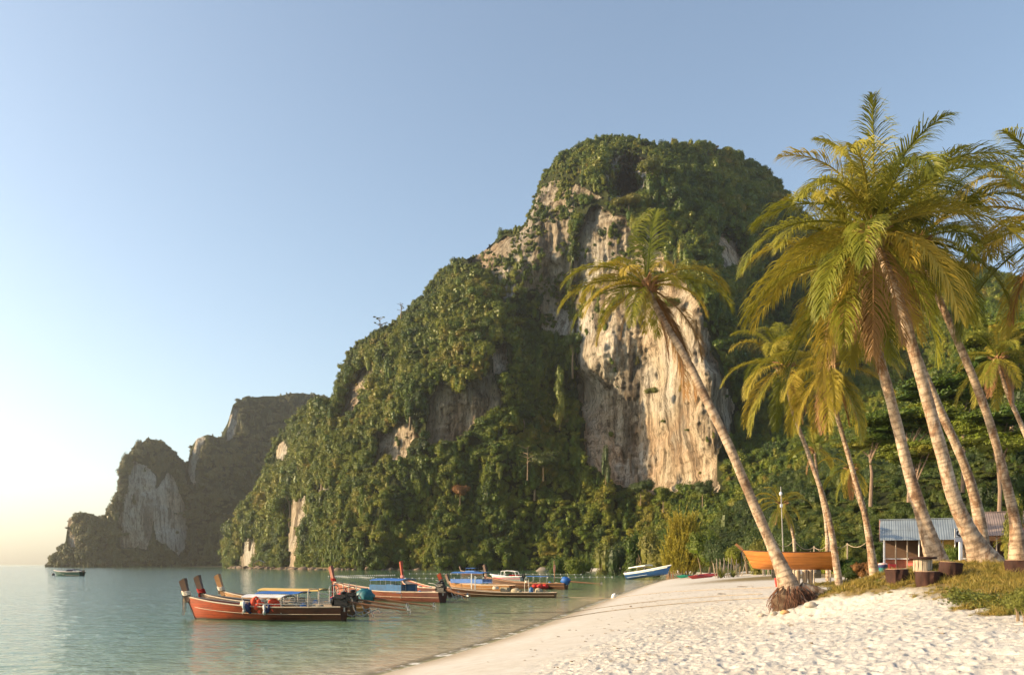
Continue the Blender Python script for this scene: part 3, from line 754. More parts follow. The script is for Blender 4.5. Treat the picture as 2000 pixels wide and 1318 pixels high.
def scatter_object(name, pos, scl, rotz, idx, variants, label):
    """One object for growth nobody could count: crowns set on points by geometry nodes."""
    me = bpy.data.meshes.new(name)
    me.vertices.add(len(pos)); me.vertices.foreach_set('co', np.asarray(pos, np.float32).ravel())
    for nm, val in (('vi', idx),):
        a = me.attributes.new(nm, 'INT', 'POINT'); a.data.foreach_set('value', np.asarray(val, np.int32))
    a = me.attributes.new('scl', 'FLOAT_VECTOR', 'POINT'); a.data.foreach_set('vector', np.asarray(scl, np.float32).ravel())
    rot = np.zeros((len(pos), 3), np.float32); rot[:, 2] = rotz
    a = me.attributes.new('rot', 'FLOAT_VECTOR', 'POINT'); a.data.foreach_set('vector', rot.ravel())
    o = bpy.data.objects.new(name, me); link(o)
    ng = bpy.data.node_groups.new(name + '_nodes', 'GeometryNodeTree')
    ng.interface.new_socket('Geometry', in_out='INPUT', socket_type='NodeSocketGeometry')
    ng.interface.new_socket('Geometry', in_out='OUTPUT', socket_type='NodeSocketGeometry')
    gi = ng.nodes.new('NodeGroupInput'); go = ng.nodes.new('NodeGroupOutput'); jo = ng.nodes.new('GeometryNodeJoinGeometry')
    for k, vm in enumerate(variants):
        vo = bpy.data.objects.new(name + '_source', vm)
        oi = ng.nodes.new('GeometryNodeObjectInfo'); oi.inputs['Object'].default_value = vo; oi.inputs['As Instance'].default_value = True
        na = ng.nodes.new('GeometryNodeInputNamedAttribute'); na.data_type = 'INT'; na.inputs['Name'].default_value = 'vi'
        cp = ng.nodes.new('FunctionNodeCompare'); cp.data_type = 'INT'; cp.operation = 'EQUAL'; cp.inputs[3].default_value = k
        ng.links.new(na.outputs['Attribute'], cp.inputs[2])
        ip = ng.nodes.new('GeometryNodeInstanceOnPoints')
        ng.links.new(gi.outputs[0], ip.inputs['Points']); ng.links.new(cp.outputs[0], ip.inputs['Selection']); ng.links.new(oi.outputs['Geometry'], ip.inputs['Instance'])
        for nm, sock in (('scl', 'Scale'), ('rot', 'Rotation')):
            q = ng.nodes.new('GeometryNodeInputNamedAttribute'); q.data_type = 'FLOAT_VECTOR'; q.inputs['Name'].default_value = nm
            ng.links.new(q.outputs['Attribute'], ip.inputs[sock])
        ng.links.new(ip.outputs[0], jo.inputs[0])
    ng.links.new(jo.outputs[0], go.inputs[0])
    md = o.modifiers.new('growth', 'NODES'); md.node_group = ng
    tag(o, label, kind='stuff')
    return o

def plant(M, n, name, label, rad, seed, variants, rock_keep=0.03, near_scale=None):
    pos, rk, nr, px, py, M['VV'] = surface_samples(M, n, seed=seed)
    g = np.random.default_rng(seed + 50)
    clus = fbm(px * .016, py * .016, 4.0, 3)
    keep = (rk < 0.5) | ((g.random(n) < rock_keep * np.where(py < 640, np.where(px < 1125, 26.0, 14.0), 3.0)) & (clus > np.where(py < 640, np.where(px < 1125, -.12, .04), .16)))
    pos, rk, nr, px, py = pos[keep], rk[keep], nr[keep], px[keep], py[keep]
    m = len(pos)
    r = g.uniform(rad[0], rad[1], m) * np.where(g.random(m) < .08, 1.45, 1.0)
    r *= np.clip(pos[:, 1] / 400.0, 0.42, 1.6)
    r *= np.where(M['VV'] > .93, .55, 1.0)[keep]
    r = r * np.exp(g.normal(size=m) * .22)
    r = np.where(rk > 0.5, r * 0.55, r)
    z = r * g.uniform(.8, 1.25, m)
    idx = g.integers(0, 8, m)
    if len(variants) > 8: idx = np.where(pos[:, 1] < 270, g.integers(8, len(variants), m), idx)
    pos = pos + nr * (-0.0) + np.stack([0 * r, -0.35 * r, 0.15 * r], 1)
    scl = np.stack([r, r, z], 1)
    return pos, scl, g.uniform(0, 6.28, m), idx
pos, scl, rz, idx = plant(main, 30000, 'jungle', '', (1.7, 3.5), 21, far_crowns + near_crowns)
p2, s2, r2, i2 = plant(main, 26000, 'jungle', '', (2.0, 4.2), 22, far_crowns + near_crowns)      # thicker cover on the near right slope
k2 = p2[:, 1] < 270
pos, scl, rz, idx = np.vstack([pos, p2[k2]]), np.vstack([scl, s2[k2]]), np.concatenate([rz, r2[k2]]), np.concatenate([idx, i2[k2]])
# the largest crowns in view are trees of their own
size_px = scl[:, 0] / pos[:, 1]
vis = (np.abs(pos[:, 0] / pos[:, 1]) < 0.64)
order = np.argsort(-size_px * vis)
big = order[:230]; rest = np.setdiff1d(np.arange(len(pos)), big)
scatter_object('jungle_growth', pos[rest], scl[rest], rz[rest], idx[rest], far_crowns + near_crowns, 'dense jungle of leafy crowns and creepers covering the mountain slopes')
tk = MB(); tk.tube([(0, 0, -2.2), (0.05, 0, -1.2), (0, 0.04, -.3), (0.1, 0, .2)], [0.10, 0.08, 0.06, 0.03], 6)
tk.tube([(0, 0.04, -.5), (.35, .1, .1)], [0.04, 0.015], 5); tk.tube([(0, 0.04, -.6), (-.3, -.15, .05)], [0.04, 0.015], 5)
trunk_me = tk.data('trunk', BARK, True)
def jungle_tree(p, s, r, me, label, group, leaf=None):
    t = empty('jungle_tree', p, r); t.scale = tuple(s); tag(t, label, 'tree', group)
    c = bpy.data.objects.new('crown', me); link(c, t)
    k = bpy.data.objects.new('trunk', trunk_me); link(k, t)
    return t
SHAPES = ['rounded', 'full domed', 'bushy spreading', 'tall narrow', 'vine draped', 'creeper hung', 'flat topped', 'knobbly', 'broad rounded', 'dense bushy', 'vine curtained', 'layered flat topped']
for q in big:
    x_, y_, z_ = pos[q]; px_ = 1000 + x_ / y_ * F; py_ = HZ - (z_ - CAMZ) / y_ * F
    hgt = 'low on the slope' if py_ > 1000 else 'halfway up the slope' if py_ > 850 else 'high on the slope'
    where = ('beside the sand spit' if px_ < 1300 else 'behind the casuarina' if px_ < 1420 else 'behind the wooden hull' if px_ < 1600 else 'behind the pair of shorter palms' if px_ < 1720 else 'behind the blue hut roof' if px_ < 1870 else 'behind the rusty hut roof')
    jungle_tree(pos[q], scl[q], rz[q], (far_crowns + near_crowns)[idx[q]], '%s jungle tree %s %s' % (SHAPES[idx[q]], hgt, where), 'jungle trees on the mountain slope')
for M, n, sd, lab in ((h1, 2300, 31, 'low scrub and trees on the far dome headland'), (h2, 800, 32, 'scrub on the far rock pinnacle'), (h3, 2400, 33, 'woodland on the flat topped far headland')):
    p_, s_, r_, i_ = plant(M, n, '', '', (1.8, 3.2), sd, far_crowns, rock_keep=0.02)
    scatter_object('headland_woodland', p_, s_, r_, i_ % 3, head_crowns, lab)
# ------------------------------------------------------------------ coconut palms
def frond_material(name, stops, trans):
    return leaf_material(name, stops, trans, 0.5, 1.2)
FR_G = frond_material('green_frond', [(0.0, (0.035, 0.065, 0.010)), (0.4, (0.12, 0.15, 0.018)), (0.75, (0.24, 0.24, 0.026)), (1.0, (0.34, 0.29, 0.04))], 0.40)
FR_Y = frond_material('golden_frond', [(0.0, (0.17, 0.165, 0.020)), (0.5, (0.33, 0.28, 0.032)), (1.0, (0.45, 0.33, 0.05))], 0.40)
FR_B = frond_material('withered_frond', [(0.0, (0.18, 0.085, 0.03)), (0.5, (0.28, 0.13, 0.045)), (1.0, (0.34, 0.21, 0.09))], 0.25)
FR_M = [FR_G, FR_Y, FR_B]

def trunk_material():
    m, nt, b = nodes('palm_bark')
    at = N(nt, 'ShaderNodeAttribute', attribute_name='ring')
    n1 = noise_tex(nt, 5.0, 6, 0.7); n2 = noise_tex(nt, 1.3, 4, 0.6); n3 = noise_tex(nt, 22.0, 4, 0.6, stretch=(1, 1, .4))
    c = ramp(nt, n2, [(0.3, (0.27, 0.195, 0.135)), (0.5, (0.42, 0.325, 0.235)), (0.7, (0.54, 0.44, 0.335))])
    c = mixc(nt, 0.75, c, ramp(nt, n1, [(0.36, (0.30, 0.25, 0.2)), (0.52, (1, 1, 1))]), 'MULTIPLY')
    n4 = noise_tex(nt, 2.3, 6, 0.7, stretch=(1, 1, .45), dist=.6)
    c = mixc(nt, 0.8, c, ramp(nt, n4, [(0.50, (1, 1, 1)), (0.60, (0.50, 0.34, 0.24)), (0.72, (0.28, 0.18, 0.13))]), 'MULTIPLY')
    md = N(nt, 'ShaderNodeMath', operation='MULTIPLY'); nt.links.new(at.outputs['Fac'], md.inputs[0]); nt.links.new(n1, md.inputs[1])
    sc = N(nt, 'ShaderNodeMapRange', i_1=0.15, i_2=0.5, i_3=0.0, i_4=0.6); nt.links.new(md.outputs[0], sc.inputs[0])
    c = mixc(nt, sc.outputs[0], c, (0.075, 0.045, 0.03))
    nt.links.new(c, b.inputs['Base Color']); b.inputs['Roughness'].default_value = 0.9; b.inputs['Specular IOR Level'].default_value = 0.2
    s_ = N(nt, 'ShaderNodeMath', operation='ADD'); nt.links.new(n1, s_.inputs[0]); nt.links.new(n3, s_.inputs[1])
    bump(nt, b, s_.outputs[0], 0.8, 0.03)
    return m
PBARK = trunk_material()
SHEATH = plain('leaf_sheath', (0.24, 0.13, 0.06), 0.9, scale=12, stretch=(1, 1, .2), bmp=0.6)

def frond_mesh(name, pitch, curve, L, seed, mat, hang=1.0, npin=90, thin=1.0):
    """A feather leaf growing towards +Y at `pitch` degrees and arching down; leaflets hang from both sides."""
    g = np.random.default_rng(seed)
    nseg = 14; pts = [np.zeros(3)]; a = R(pitch); side = g.normal() * 0.05; yaw = 0.0
    tang = []
    for k in range(nseg):
        t = (k + .5) / nseg
        aa = max(a - R(curve) * t ** 1.45, R(-88))
        yaw += side / nseg * 3
        d = np.array([math.sin(yaw) * math.cos(aa), math.cos(yaw) * math.cos(aa), math.sin(aa)])
        tang.append(d); pts.append(pts[-1] + d * L / nseg)
    pts = np.array(pts); tang = np.array(tang + [tang[-1]])
    mb = MB(); mb.tube(pts, [0.045 * (1 - 0.85 * k / nseg) * (1 + 0.9 * math.exp(-k * .9)) for k in range(nseg + 1)], 5)
    V = [tuple(v) for v in mb.v]; Fq = [f for f in mb.f]
    for s in (-1, 1):
        for k in range(npin):
            if g.random() > thin: continue
            t = 0.13 + 0.87 * (k + g.uniform(-.3, .3)) / npin
            t = min(max(t, 0.12), 1.0)
            q = t * nseg; i = min(int(q), nseg - 1); fr = q - i
            o = pts[i] * (1 - fr) + pts[i + 1] * fr; tg = tang[i]
            lat = np.cross(tg, [0, 0, 1.0]); lat /= (np.linalg.norm(lat) + 1e-6); lat = lat * s
            up = np.cross(lat, tg) * s
            ll = L * 0.25 * (math.sin(PI * min(1, t * 0.93 + 0.03)) ** 0.55) * g.uniform(.82, 1.12)
            if t > .96: ll *= .8
            d = lat * (0.95 - 0.35 * t) + tg * (0.45 + 0.75 * t) + up * 0.22 + g.normal(size=3) * 0.10
            d /= np.linalg.norm(d)
            w = 0.0135 * L / 4.4 * g.uniform(.8, 1.2)
            p = o.copy(); base = len(V); droop = hang * g.uniform(.55, 1.35)
            for j in range(4):
                wd = np.cross(d, np.cross(lat, d) + g.normal(size=3) * .15 + up * .6); nn = np.linalg.norm(wd)
                wd = wd / (nn + 1e-6)
                ww = w * (1.0, 1.25, 0.95, 0.12)[j]
                V.append(tuple(p - wd * ww)); V.append(tuple(p + wd * ww))
                p = p + d * ll / 3
                d = d + np.array([0, 0, -1.0]) * droop * (0.28 + 0.22 * j); d /= np.linalg.norm(d)
            for j in range(3):
                b0 = base + 2 * j; Fq.append((b0, b0 + 1, b0 + 3, b0 + 2))
    me = bpy.data.meshes.new(name); me.from_pydata(V, [], Fq); me.materials.append(mat); me.update()
    return me
PITCHES = [(84, 55), (68, 80), (52, 95), (36, 95), (18, 85), (-2, 75), (-25, 58), (-50, 36), (-70, 16)]
FRONDS = {}
def get_frond(pi, kind, alt):
    key = (pi, kind, alt)
    if key not in FRONDS:
        p, c = PITCHES[pi]
        hang = (1.6, 1.75, 2.0)[kind]
        FRONDS[key] = frond_mesh('frond', p, c, 4.4, pi * 10 + kind * 3 + alt * 100, FR_M[kind], hang, thin=(.95, .92, .82)[kind])
    return FRONDS[key]
NUT = plain('coconut', (0.22, 0.16, 0.04), 0.5, scale=8)
nut_me = None

def palm_trunk(path, name='trunk'):
    """path: list of (Vector, radius). Ring scars stand proud every few centimetres."""
    ps = np.array([tuple(p) for p, r in path]); rs = np.array([r for p, r in path])
    seg = np.linalg.norm(np.diff(ps, axis=0), axis=1); s = np.concatenate([[0], np.cumsum(seg)])
    T = s[-1]; n = int(T / 0.055); t = np.linspace(0, T, n)
    # smooth through the points
    def cr(vals):
        out = np.empty(n)
        m = np.gradient(vals, s)
        k = np.clip(np.searchsorted(s, t) - 1, 0, len(s) - 2); h = s[k + 1] - s[k]; u = (t - s[k]) / h
        return (2 * u ** 3 - 3 * u ** 2 + 1) * vals[k] + (u ** 3 - 2 * u ** 2 + u) * h * m[k] + (-2 * u ** 3 + 3 * u ** 2) * vals[k + 1] + (u ** 3 - u ** 2) * h * m[k + 1]
    C = np.stack([cr(ps[:, 0]), cr(ps[:, 1]), cr(ps[:, 2])], 1); rad = np.maximum(cr(rs), .03)
    ph = np.cumsum(1.0 / (3.2 + 1.5 * noise3(t * 1.1, 3.3, rs[0] * 9) * 1.6 + .4 * np.sin(t * 1.7))) ; saw = ph % 1.0
    rad = rad * (1 + 0.055 * (1 - saw) ** 2 + 0.02 * np.sin(t * 5.1))
    ring = (saw < 0.34).astype(float)
    sg = 14; th = np.arange(sg) / sg * 2 * PI
    d = np.gradient(C, axis=0); d /= np.linalg.norm(d, axis=1)[:, None]
    a = np.cross(d, [0, 1, 0]); a /= np.linalg.norm(a, axis=1)[:, None]; b = np.cross(d, a)
    ir = 1 + 0.05 * noise3(np.cos(th)[None] * 1.5 + t[:, None] * 0.5, np.sin(th)[None] * 1.5, t[:, None] * 1.1)
    V = C[:, None] + (a[:, None] * np.cos(th)[None, :, None] + b[:, None] * np.sin(th)[None, :, None]) * (rad[:, None] * ir)[..., None]
    i = np.arange(n - 1)[:, None]; j = np.arange(sg)[None]; j2 = (j + 1) % sg
    Fc = np.stack([i * sg + j, i * sg + j2, (i + 1) * sg + j2, (i + 1) * sg + j], -1).reshape(-1, 4)
    me = mesh_np(name, V.reshape(-1, 3), Fc, PBARK, True)
    attr(me, 'ring', np.repeat(ring, sg) * (0.6 + 0.4 * np.random.default_rng(3).random(n * sg)))
    return me, Vector(C[-1]), Vector(d[-1])

def palm(px_path, d, widths, label, Lf=1.0, spec=None, nf=26, seed=0, mix=(0.5, 0.4, 0.1), lean_d=0.0, base=None, nuts=5, dead=3, bias=0.0):
    """px_path: the trunk's course as seen in the photograph, at distance d; widths in metres (radius) along it."""
    global nut_me
    rg = random.Random(seed)
    n = len(px_path)
    pts = []
    for k, (px, py) in enumerate(px_path):
        dd = d + lean_d * k / (n - 1)
        pts.append(P(px, py, dd))
    g0 = pts[0].copy(); gzv = gz(g0.x, g0.y) if base is None else base
    pts[0].z = gzv - 0.25
    root = empty('coconut_palm', (g0.x, g0.y, gzv))
    loc = [(p - root.location, w * (0.86 if k == 0 else 0.80 if k == 1 else 0.72)) for k, (p, w) in enumerate(zip(pts, widths))]
    me, top, td = palm_trunk(loc)
    tr = bpy.data.objects.new('trunk', me); link(tr, root)
    # leaf sheaths at the top of the trunk
    sh = MB()
    for k in range(16):
        a = rg.uniform(0, 6.28); r0 = widths[-1]
        p0 = top - td * rg.uniform(0.0, .35) + Vector((math.cos(a) * r0, math.sin(a) * r0, 0))
        sh.tube([p0, p0 + Vector((math.cos(a) * .18, math.sin(a) * .18, .22)), p0 + Vector((math.cos(a) * .42, math.sin(a) * .42, .30))], [0.07, 0.05, 0.02], 5)
    sh.ball(top, widths[-1] * 1.5, 9, 6, (1, 1, 1.7), .12)
    sh.build('crown_base', SHEATH, root, True)
    ctr = top + Vector((0, 0, 0.12))
    items = []
    if spec:
        items = list(spec)
    else:
        for k in range(nf):
            q = k / nf
            a = k * 2.39996 + rg.uniform(-.25, .25)
            pi = min(7, int(q * 7.6 + rg.uniform(-.4, .4) + bias)); pi = max(pi, 0)
            u = rg.random()
            kind = 0 if u < mix[0] + .3 * (1 - q) else 1
            items.append((a, pi, rg.uniform(.84, 1.08), kind))
        for k in range(dead):
            items.append((rg.uniform(0, 6.28), rg.choice([7, 8, 8]), rg.uniform(.65, .9), 2))
    for a, pi, sc, kind in items:
        o = bpy.data.objects.new('frond' if kind < 2 else 'dead_frond', get_frond(pi, kind, rg.randint(0, 1))); link(o, root)
        o.location = ctr + Vector((-math.sin(a) * .06, math.cos(a) * .06, -0.02 * pi))
        o.rotation_euler = (rg.uniform(-.07, .07), rg.uniform(-.07, .07), a)
        o.scale = (sc * Lf * (0.80 if pi == 0 else 0.9 if pi == 1 else 1.0),) * 3
    if nut_me is None:
        m_ = MB(); m_.ball((0, 0, 0), 0.14, 9, 6, (1, 1, 1.15)); nut_me = m_.data('coconut', NUT, True)
    for k in range(nuts):
        a = rg.uniform(0, 6.28)
        o = bpy.data.objects.new('coconut', nut_me); link(o, root)
        o.location = top + Vector((math.cos(a) * .26, math.sin(a) * .26, -.16 - rg.uniform(0, .22)))
    tag(root, label, 'palm tree', 'coconut palms along the beach')
    return root, top
# direction helper: angle about Z of a frond going towards screen right is -90 deg, left +90, away 0, to the viewer 180
Rt, Lt, AW, TW = R(-90), R(90), 0.0, PI
specA = [(R(-15), 0, 1.45, 0), (R(-70), 7, 1.25, 2), (R(-98), 7, 1.3, 2), (R(-85), 6, 1.0, 2), (R(-88), 3, 1.0, 1), (R(-100), 4, 1.02, 0), (R(-60), 3, .85, 0), (R(-120), 5, .8, 1), (R(-75), 7, .95, 2), (R(-95), 7, 1.0, 2), (R(-110), 8, .8, 2),
         (R(10), 0, .95, 0), (R(-30), 1, .75, 1), (R(40), 1, .75, 1), (R(75), 2, .7, 1), (R(60), 3, .85, 1), (R(95), 3, 1.0, 0), (R(85), 4, 1.05, 0), (R(100), 5, 1.0, 0), (R(120), 5, .9, 1), (R(75), 6, .8, 1),
         (R(150), 6, .75, 0), (R(170), 7, .6, 1), (R(100), 7, .6, 2), (R(30), 4, .8, 0), (R(-20), 5, .8, 0), (R(140), 3, .6, 1), (R(-150), 4, .6, 1)]
rootA, topA = palm([(1548, 1158), (1528, 1112), (1506, 1062), (1470, 980), (1428, 880), (1382, 785), (1335, 692), (1292, 620), (1262, 560)], 25.4,
     [0.46, 0.30, 0.235, 0.205, 0.195, 0.185, 0.165, 0.14, 0.12], 'leaning coconut palm with exposed root ball, standing alone in front of the cliff face', 0.70, specA, seed=1, lean_d=1.5, base=1.78, nuts=2)
palm([(1930, 1108), (1905, 1062), (1868, 985), (1838, 880), (1808, 770), (1780, 670), (1750, 570), (1722, 500), (1705, 452)], 24.0,
     [0.62, 0.36, 0.27, 0.235, 0.215, 0.20, 0.185, 0.165, 0.14], 'tall coconut palm with the broadest trunk base, on the grass mound beside the sign', 0.95, None, 30, 12, (.55, .42, .03), lean_d=-0.6, dead=3)
palm([(1838, 1100), (1812, 1040), (1780, 940), (1752, 830), (1718, 700), (1690, 600), (1668, 520)], 26.5,
     [0.50, 0.30, 0.24, 0.215, 0.20, 0.18, 0.14], 'tall coconut palm rising behind the round wooden table', 0.92, None, 26, 23, (.5, .45, .05), lean_d=-0.5, dead=4)
palm([(1925, 1085), (1914, 1020), (1888, 920), (1845, 820), (1808, 735), (1778, 660), (1752, 560), (1735, 500)], 31.0,
     [0.36, 0.26, 0.22, 0.20, 0.18, 0.17, 0.15, 0.13], 'coconut palm with a strongly curved trunk between the two broad palms', 0.86, None, 22, 34, (.5, .4, .1), dead=4, bias=.5)
palm([(1992, 1092), (1984, 1030), (1962, 930), (1928, 810), (1885, 700), (1850, 620), (1815, 540), (1792, 470)], 28.0,
     [0.50, 0.24, 0.19, 0.175, 0.165, 0.15, 0.14, 0.12], 'coconut palm with a slender trunk leaning in from the right edge', 0.90, None, 26, 45, (.65, .35, .0), dead=2)
palm([(1712, 1100), (1690, 1010), (1660, 900), (1630, 790), (1618, 715)], 36.0,
     [0.26, 0.15, 0.135, 0.125, 0.11], 'shorter coconut palm with a drooping golden crown behind the leafy shrub', 0.80, None, 24, 56, (.1, .75, .15), dead=4, bias=.8, nuts=8)
palm([(1642, 1068), (1612, 985), (1580, 890), (1548, 800), (1530, 715)], 40.0,
     [0.22, 0.15, 0.135, 0.125, 0.11], 'shorter coconut palm standing above the stern of the wooden hull', 0.80, None, 22, 67, (.55, .42, .03), dead=3, bias=.6, nuts=6)
palm([(2070, 1085), (2035, 930), (1995, 830), (1965, 760), (1948, 700)], 46.0,
     [0.26, 0.19, 0.17, 0.15, 0.12], 'small golden coconut palm at the right edge above the rusty roof', 0.72, None, 20, 78, (.3, .7, 0), dead=3, bias=.3)
palm([(2150, 1105), (2140, 900), (2110, 700), (2080, 540), (2068, 440)], 25.0,
     [0.40, 0.24, 0.21, 0.18, 0.14], 'coconut palm just beyond the right edge whose fronds reach into view', 1.0, None, 26, 89, (.5, .5, 0), dead=2)
palm([(1618, 1068), (1612, 1010), (1598, 940), (1590, 875)], 56.0,
     [0.20, 0.15, 0.13, 0.11], 'small thin coconut palm half hidden behind the pair of shorter palms', 0.55, None, 14, 91, (.6, .4, 0), dead=1, nuts=0)
palm([(1705, 1080), (1690, 1010), (1672, 960), (1662, 915)], 54.0,
     [0.22, 0.16, 0.14, 0.11], 'small dull green palm drooping between the shorter palms and the hut', 0.52, None, 14, 92, (.5, .5, 0), dead=1, nuts=0, bias=1.0)
palm([(1552, 1060), (1545, 1030), (1532, 1000), (1525, 985)], 60.0,
     [0.16, 0.12, 0.10, 0.09], 'young golden palm beside the flag pole behind the wooden hull', 0.50, None, 16, 93, (.0, 1, 0), dead=3, nuts=0, bias=1.0)

# root ball of the leaning palm ------------------------------------------------
ROOTM = plain('palm_roots', (0.13, 0.06, 0.035), 0.9, scale=14, var=.6, bmp=0.5)
EARTH = plain('root_earth', (0.10, 0.065, 0.04), 0.95, scale=6, var=.5, bmp=0.7)
def root_ball():
    g = random.Random(4); c = rootA.location
    mb = MB(); mb.ball((-0.02, 0, -0.36), 0.50, 16, 9, (1.25, 1.0, 0.95), 0.16); mb.ball((0.75, 0.0, -0.42), 0.36, 12, 7, (1.5, 1, .9), .16)
    core = mb.build('root_core', EARTH, rootA, True)
    rb = MB()
    for k in range(620):
        a = g.uniform(0, 2 * PI); q = g.random()
        ox = 0 if g.random() < .68 else g.uniform(.3, .95)
        r0 = g.uniform(.15, .42); z0 = g.uniform(-.22, .18) - ox * .25
        p = Vector((ox + r0 * math.cos(a), r0 * math.sin(a) * .9, z0))
        pts = [p]; d = Vector((math.cos(a) * g.uniform(.5, 1.3), math.sin(a) * g.uniform(.5, 1.2), -.1))
        L = g.uniform(.4, .85)
        for j in range(4):
            d = (d + Vector((g.gauss(0, .25), g.gauss(0, .25), -0.55))).normalized(); p = p + d * L / 4; pts.append(p)
        w = g.uniform(.006, .016)
        rb.tube(pts, [w, w, w * .8, w * .6, w * .3], 4, False)
    o = rb.build('root_fibres', ROOTM, rootA); o['kind'] = 'stuff'
    pale = MB()
    for k in range(16):
        a = g.uniform(PI, 2.1 * PI); p = Vector((.3 * math.cos(a) + g.uniform(0, .7), .34 * math.sin(a), -.1)); pts = [p]; d = Vector((g.uniform(-.4, 1.2), -.5, -.2))
        for j in range(5):
            d = (d + Vector((g.gauss(0, .25), g.gauss(0, .2), -.32))).normalized(); p = p + d * .17; pts.append(p)
        pale.tube(pts, [.016, .015, .013, .01, .008, .004], 5)
    pale.build('pale_roots', plain('pale_root', (0.36, 0.26, 0.19), .85, scale=12), rootA, True)
    q = MB()   # buttress running down into the grass on the right
    q.tube([(0.25, 0, .10), (.62, -.02, -.02), (1.0, -.08, -.14), (1.45, -.2, -.30)], [.20, .21, .17, .08], 10)
    q.build('buttress_root', PBARK, rootA, True)
root_ball()
# ------------------------------------------------------------------ long-tail boats
def wood_paint(name, col, var=0.35, rough=0.45):
    return plain(name, col, rough, scale=5, stretch=(0.25, 1, 2.2), var=var, bmp=0.25, spec=.5, coat=.15)
RUST_ORANGE = wood_paint('orange_varnish', (0.40, 0.085, 0.016), .5); 
def hull_paint(name, bowc, sternc, x0, x1):
    m, nt, b = nodes(name); tc = nt.nodes.new('ShaderNodeTexCoord'); sp = nt.nodes.new('ShaderNodeSeparateXYZ'); nt.links.new(tc.outputs['Object'], sp.inputs[0])
    n1 = noise_tex(nt, 3.0, 7, .7, stretch=(.3, 1, 2.0)); n2 = noise_tex(nt, .9, 4, .6)
    xr = N(nt, 'ShaderNodeMapRange', i_1=x0, i_2=x1); nt.links.new(sp.outputs['X'], xr.inputs[0])
    ad = N(nt, 'ShaderNodeMath', operation='MULTIPLY_ADD', i_1=1.1, i_2=-.55); nt.links.new(n2, ad.inputs[0]); a2 = N(nt, 'ShaderNodeMath', operation='ADD', use_clamp=True); nt.links.new(ad.outputs[0], a2.inputs[0]); nt.links.new(xr.outputs[0], a2.inputs[1])
    c = mixc(nt, a2.outputs[0], sternc, bowc)
    c = mixc(nt, .75, c, ramp(nt, n1, [(.32, (.25, .22, .2)), (.5, (1, 1, 1))]), 'MULTIPLY')
    fr = N(nt, 'ShaderNodeMath', operation='PINGPONG', i_1=.055); nt.links.new(sp.outputs['Z'], fr.inputs[0]); sm = N(nt, 'ShaderNodeMapRange', i_1=.0, i_2=.012, i_3=.45, i_4=1.0); nt.links.new(fr.outputs[0], sm.inputs[0])
    cb = N(nt, 'ShaderNodeCombineColor'); [nt.links.new(sm.outputs[0], cb.inputs[i]) for i in range(3)]
    c = mixc(nt, 1.0, c, cb.outputs[0], 'MULTIPLY')
    wl = N(nt, 'ShaderNodeMapRange', i_1=.02, i_2=.10, i_3=.0, i_4=1.0); nt.links.new(sp.outputs['Z'], wl.inputs[0]); c = mixc(nt, wl.outputs[0], (.05, .045, .03), c)
    nt.links.new(c, b.inputs['Base Color']); b.inputs['Roughness'].default_value = .45; bump(nt, b, n1, .3, .02); return m
RUST_ORANGE = hull_paint('orange_varnish_worn', (0.36, 0.050, 0.008), (0.07, 0.017, 0.009), 2.5, 6.5)
DARKWOOD = wood_paint('dark_boat_wood', (0.075, 0.032, 0.016))
REDWOOD = hull_paint('red_brown_boat_paint', (0.24, 0.06, 0.025), (0.09, 0.02, 0.012), 1.0, 7.0); GREYWOOD = plain('weathered_deck', (0.16, 0.13, 0.11), .9, scale=5, stretch=(.3, 1, 1), bmp=.4)
PALEWOOD = wood_paint('honey_wood', (0.30, 0.14, 0.045), .5); TRIM = plain('pale_rail', (0.45, 0.36, 0.27), .6, scale=8)
METAL = plain('dull_steel', (0.35, 0.34, 0.32), .4, .8, scale=14); BLACKM = plain('oily_engine', (0.02, 0.02, 0.021), .45, .4, scale=12)
RUSTM = plain('rusty_shaft', (0.14, 0.065, 0.035), .7, .3, scale=12)
WHITE_C = plain('white_canvas', (0.52, 0.52, 0.54), .8, scale=4); BLUE_C = plain('blue_tarpaulin', (0.012, 0.09, 0.33), .55, scale=3, var=.3)
YEL_C = plain('straw_yellow_canvas', (0.50, 0.34, 0.11), .85, scale=4); BLUE2_C = plain('faded_blue_panel', (0.008, 0.075, 0.19), .7, scale=4, var=.4)
TEAL_C = plain('teal_tarpaulin', (0.01, 0.12, 0.15), .5, scale=3, var=.5); RED_C = plain('red_cloth', (0.55, 0.035, 0.03), .8, scale=6)
PINK_C = plain('pink_ribbon', (0.70, 0.30, 0.28), .8, scale=9); CREAM_C = plain('cream_ribbon', (0.62, 0.52, 0.42), .8, scale=9, var=.3)
NAVY_C = plain('navy_cloth', (0.02, 0.03, 0.10), .8, scale=7); HOSE = plain('grey_hose', (0.36, 0.33, 0.31), .5, scale=9)
WHITEP = plain('white_gelcoat', (0.72, 0.72, 0.70), .25, scale=3, var=.06, bmp=.02, coat=.3)
ORANGE_J = plain('orange_life_vest', (0.70, 0.07, 0.03), .7, scale=9)

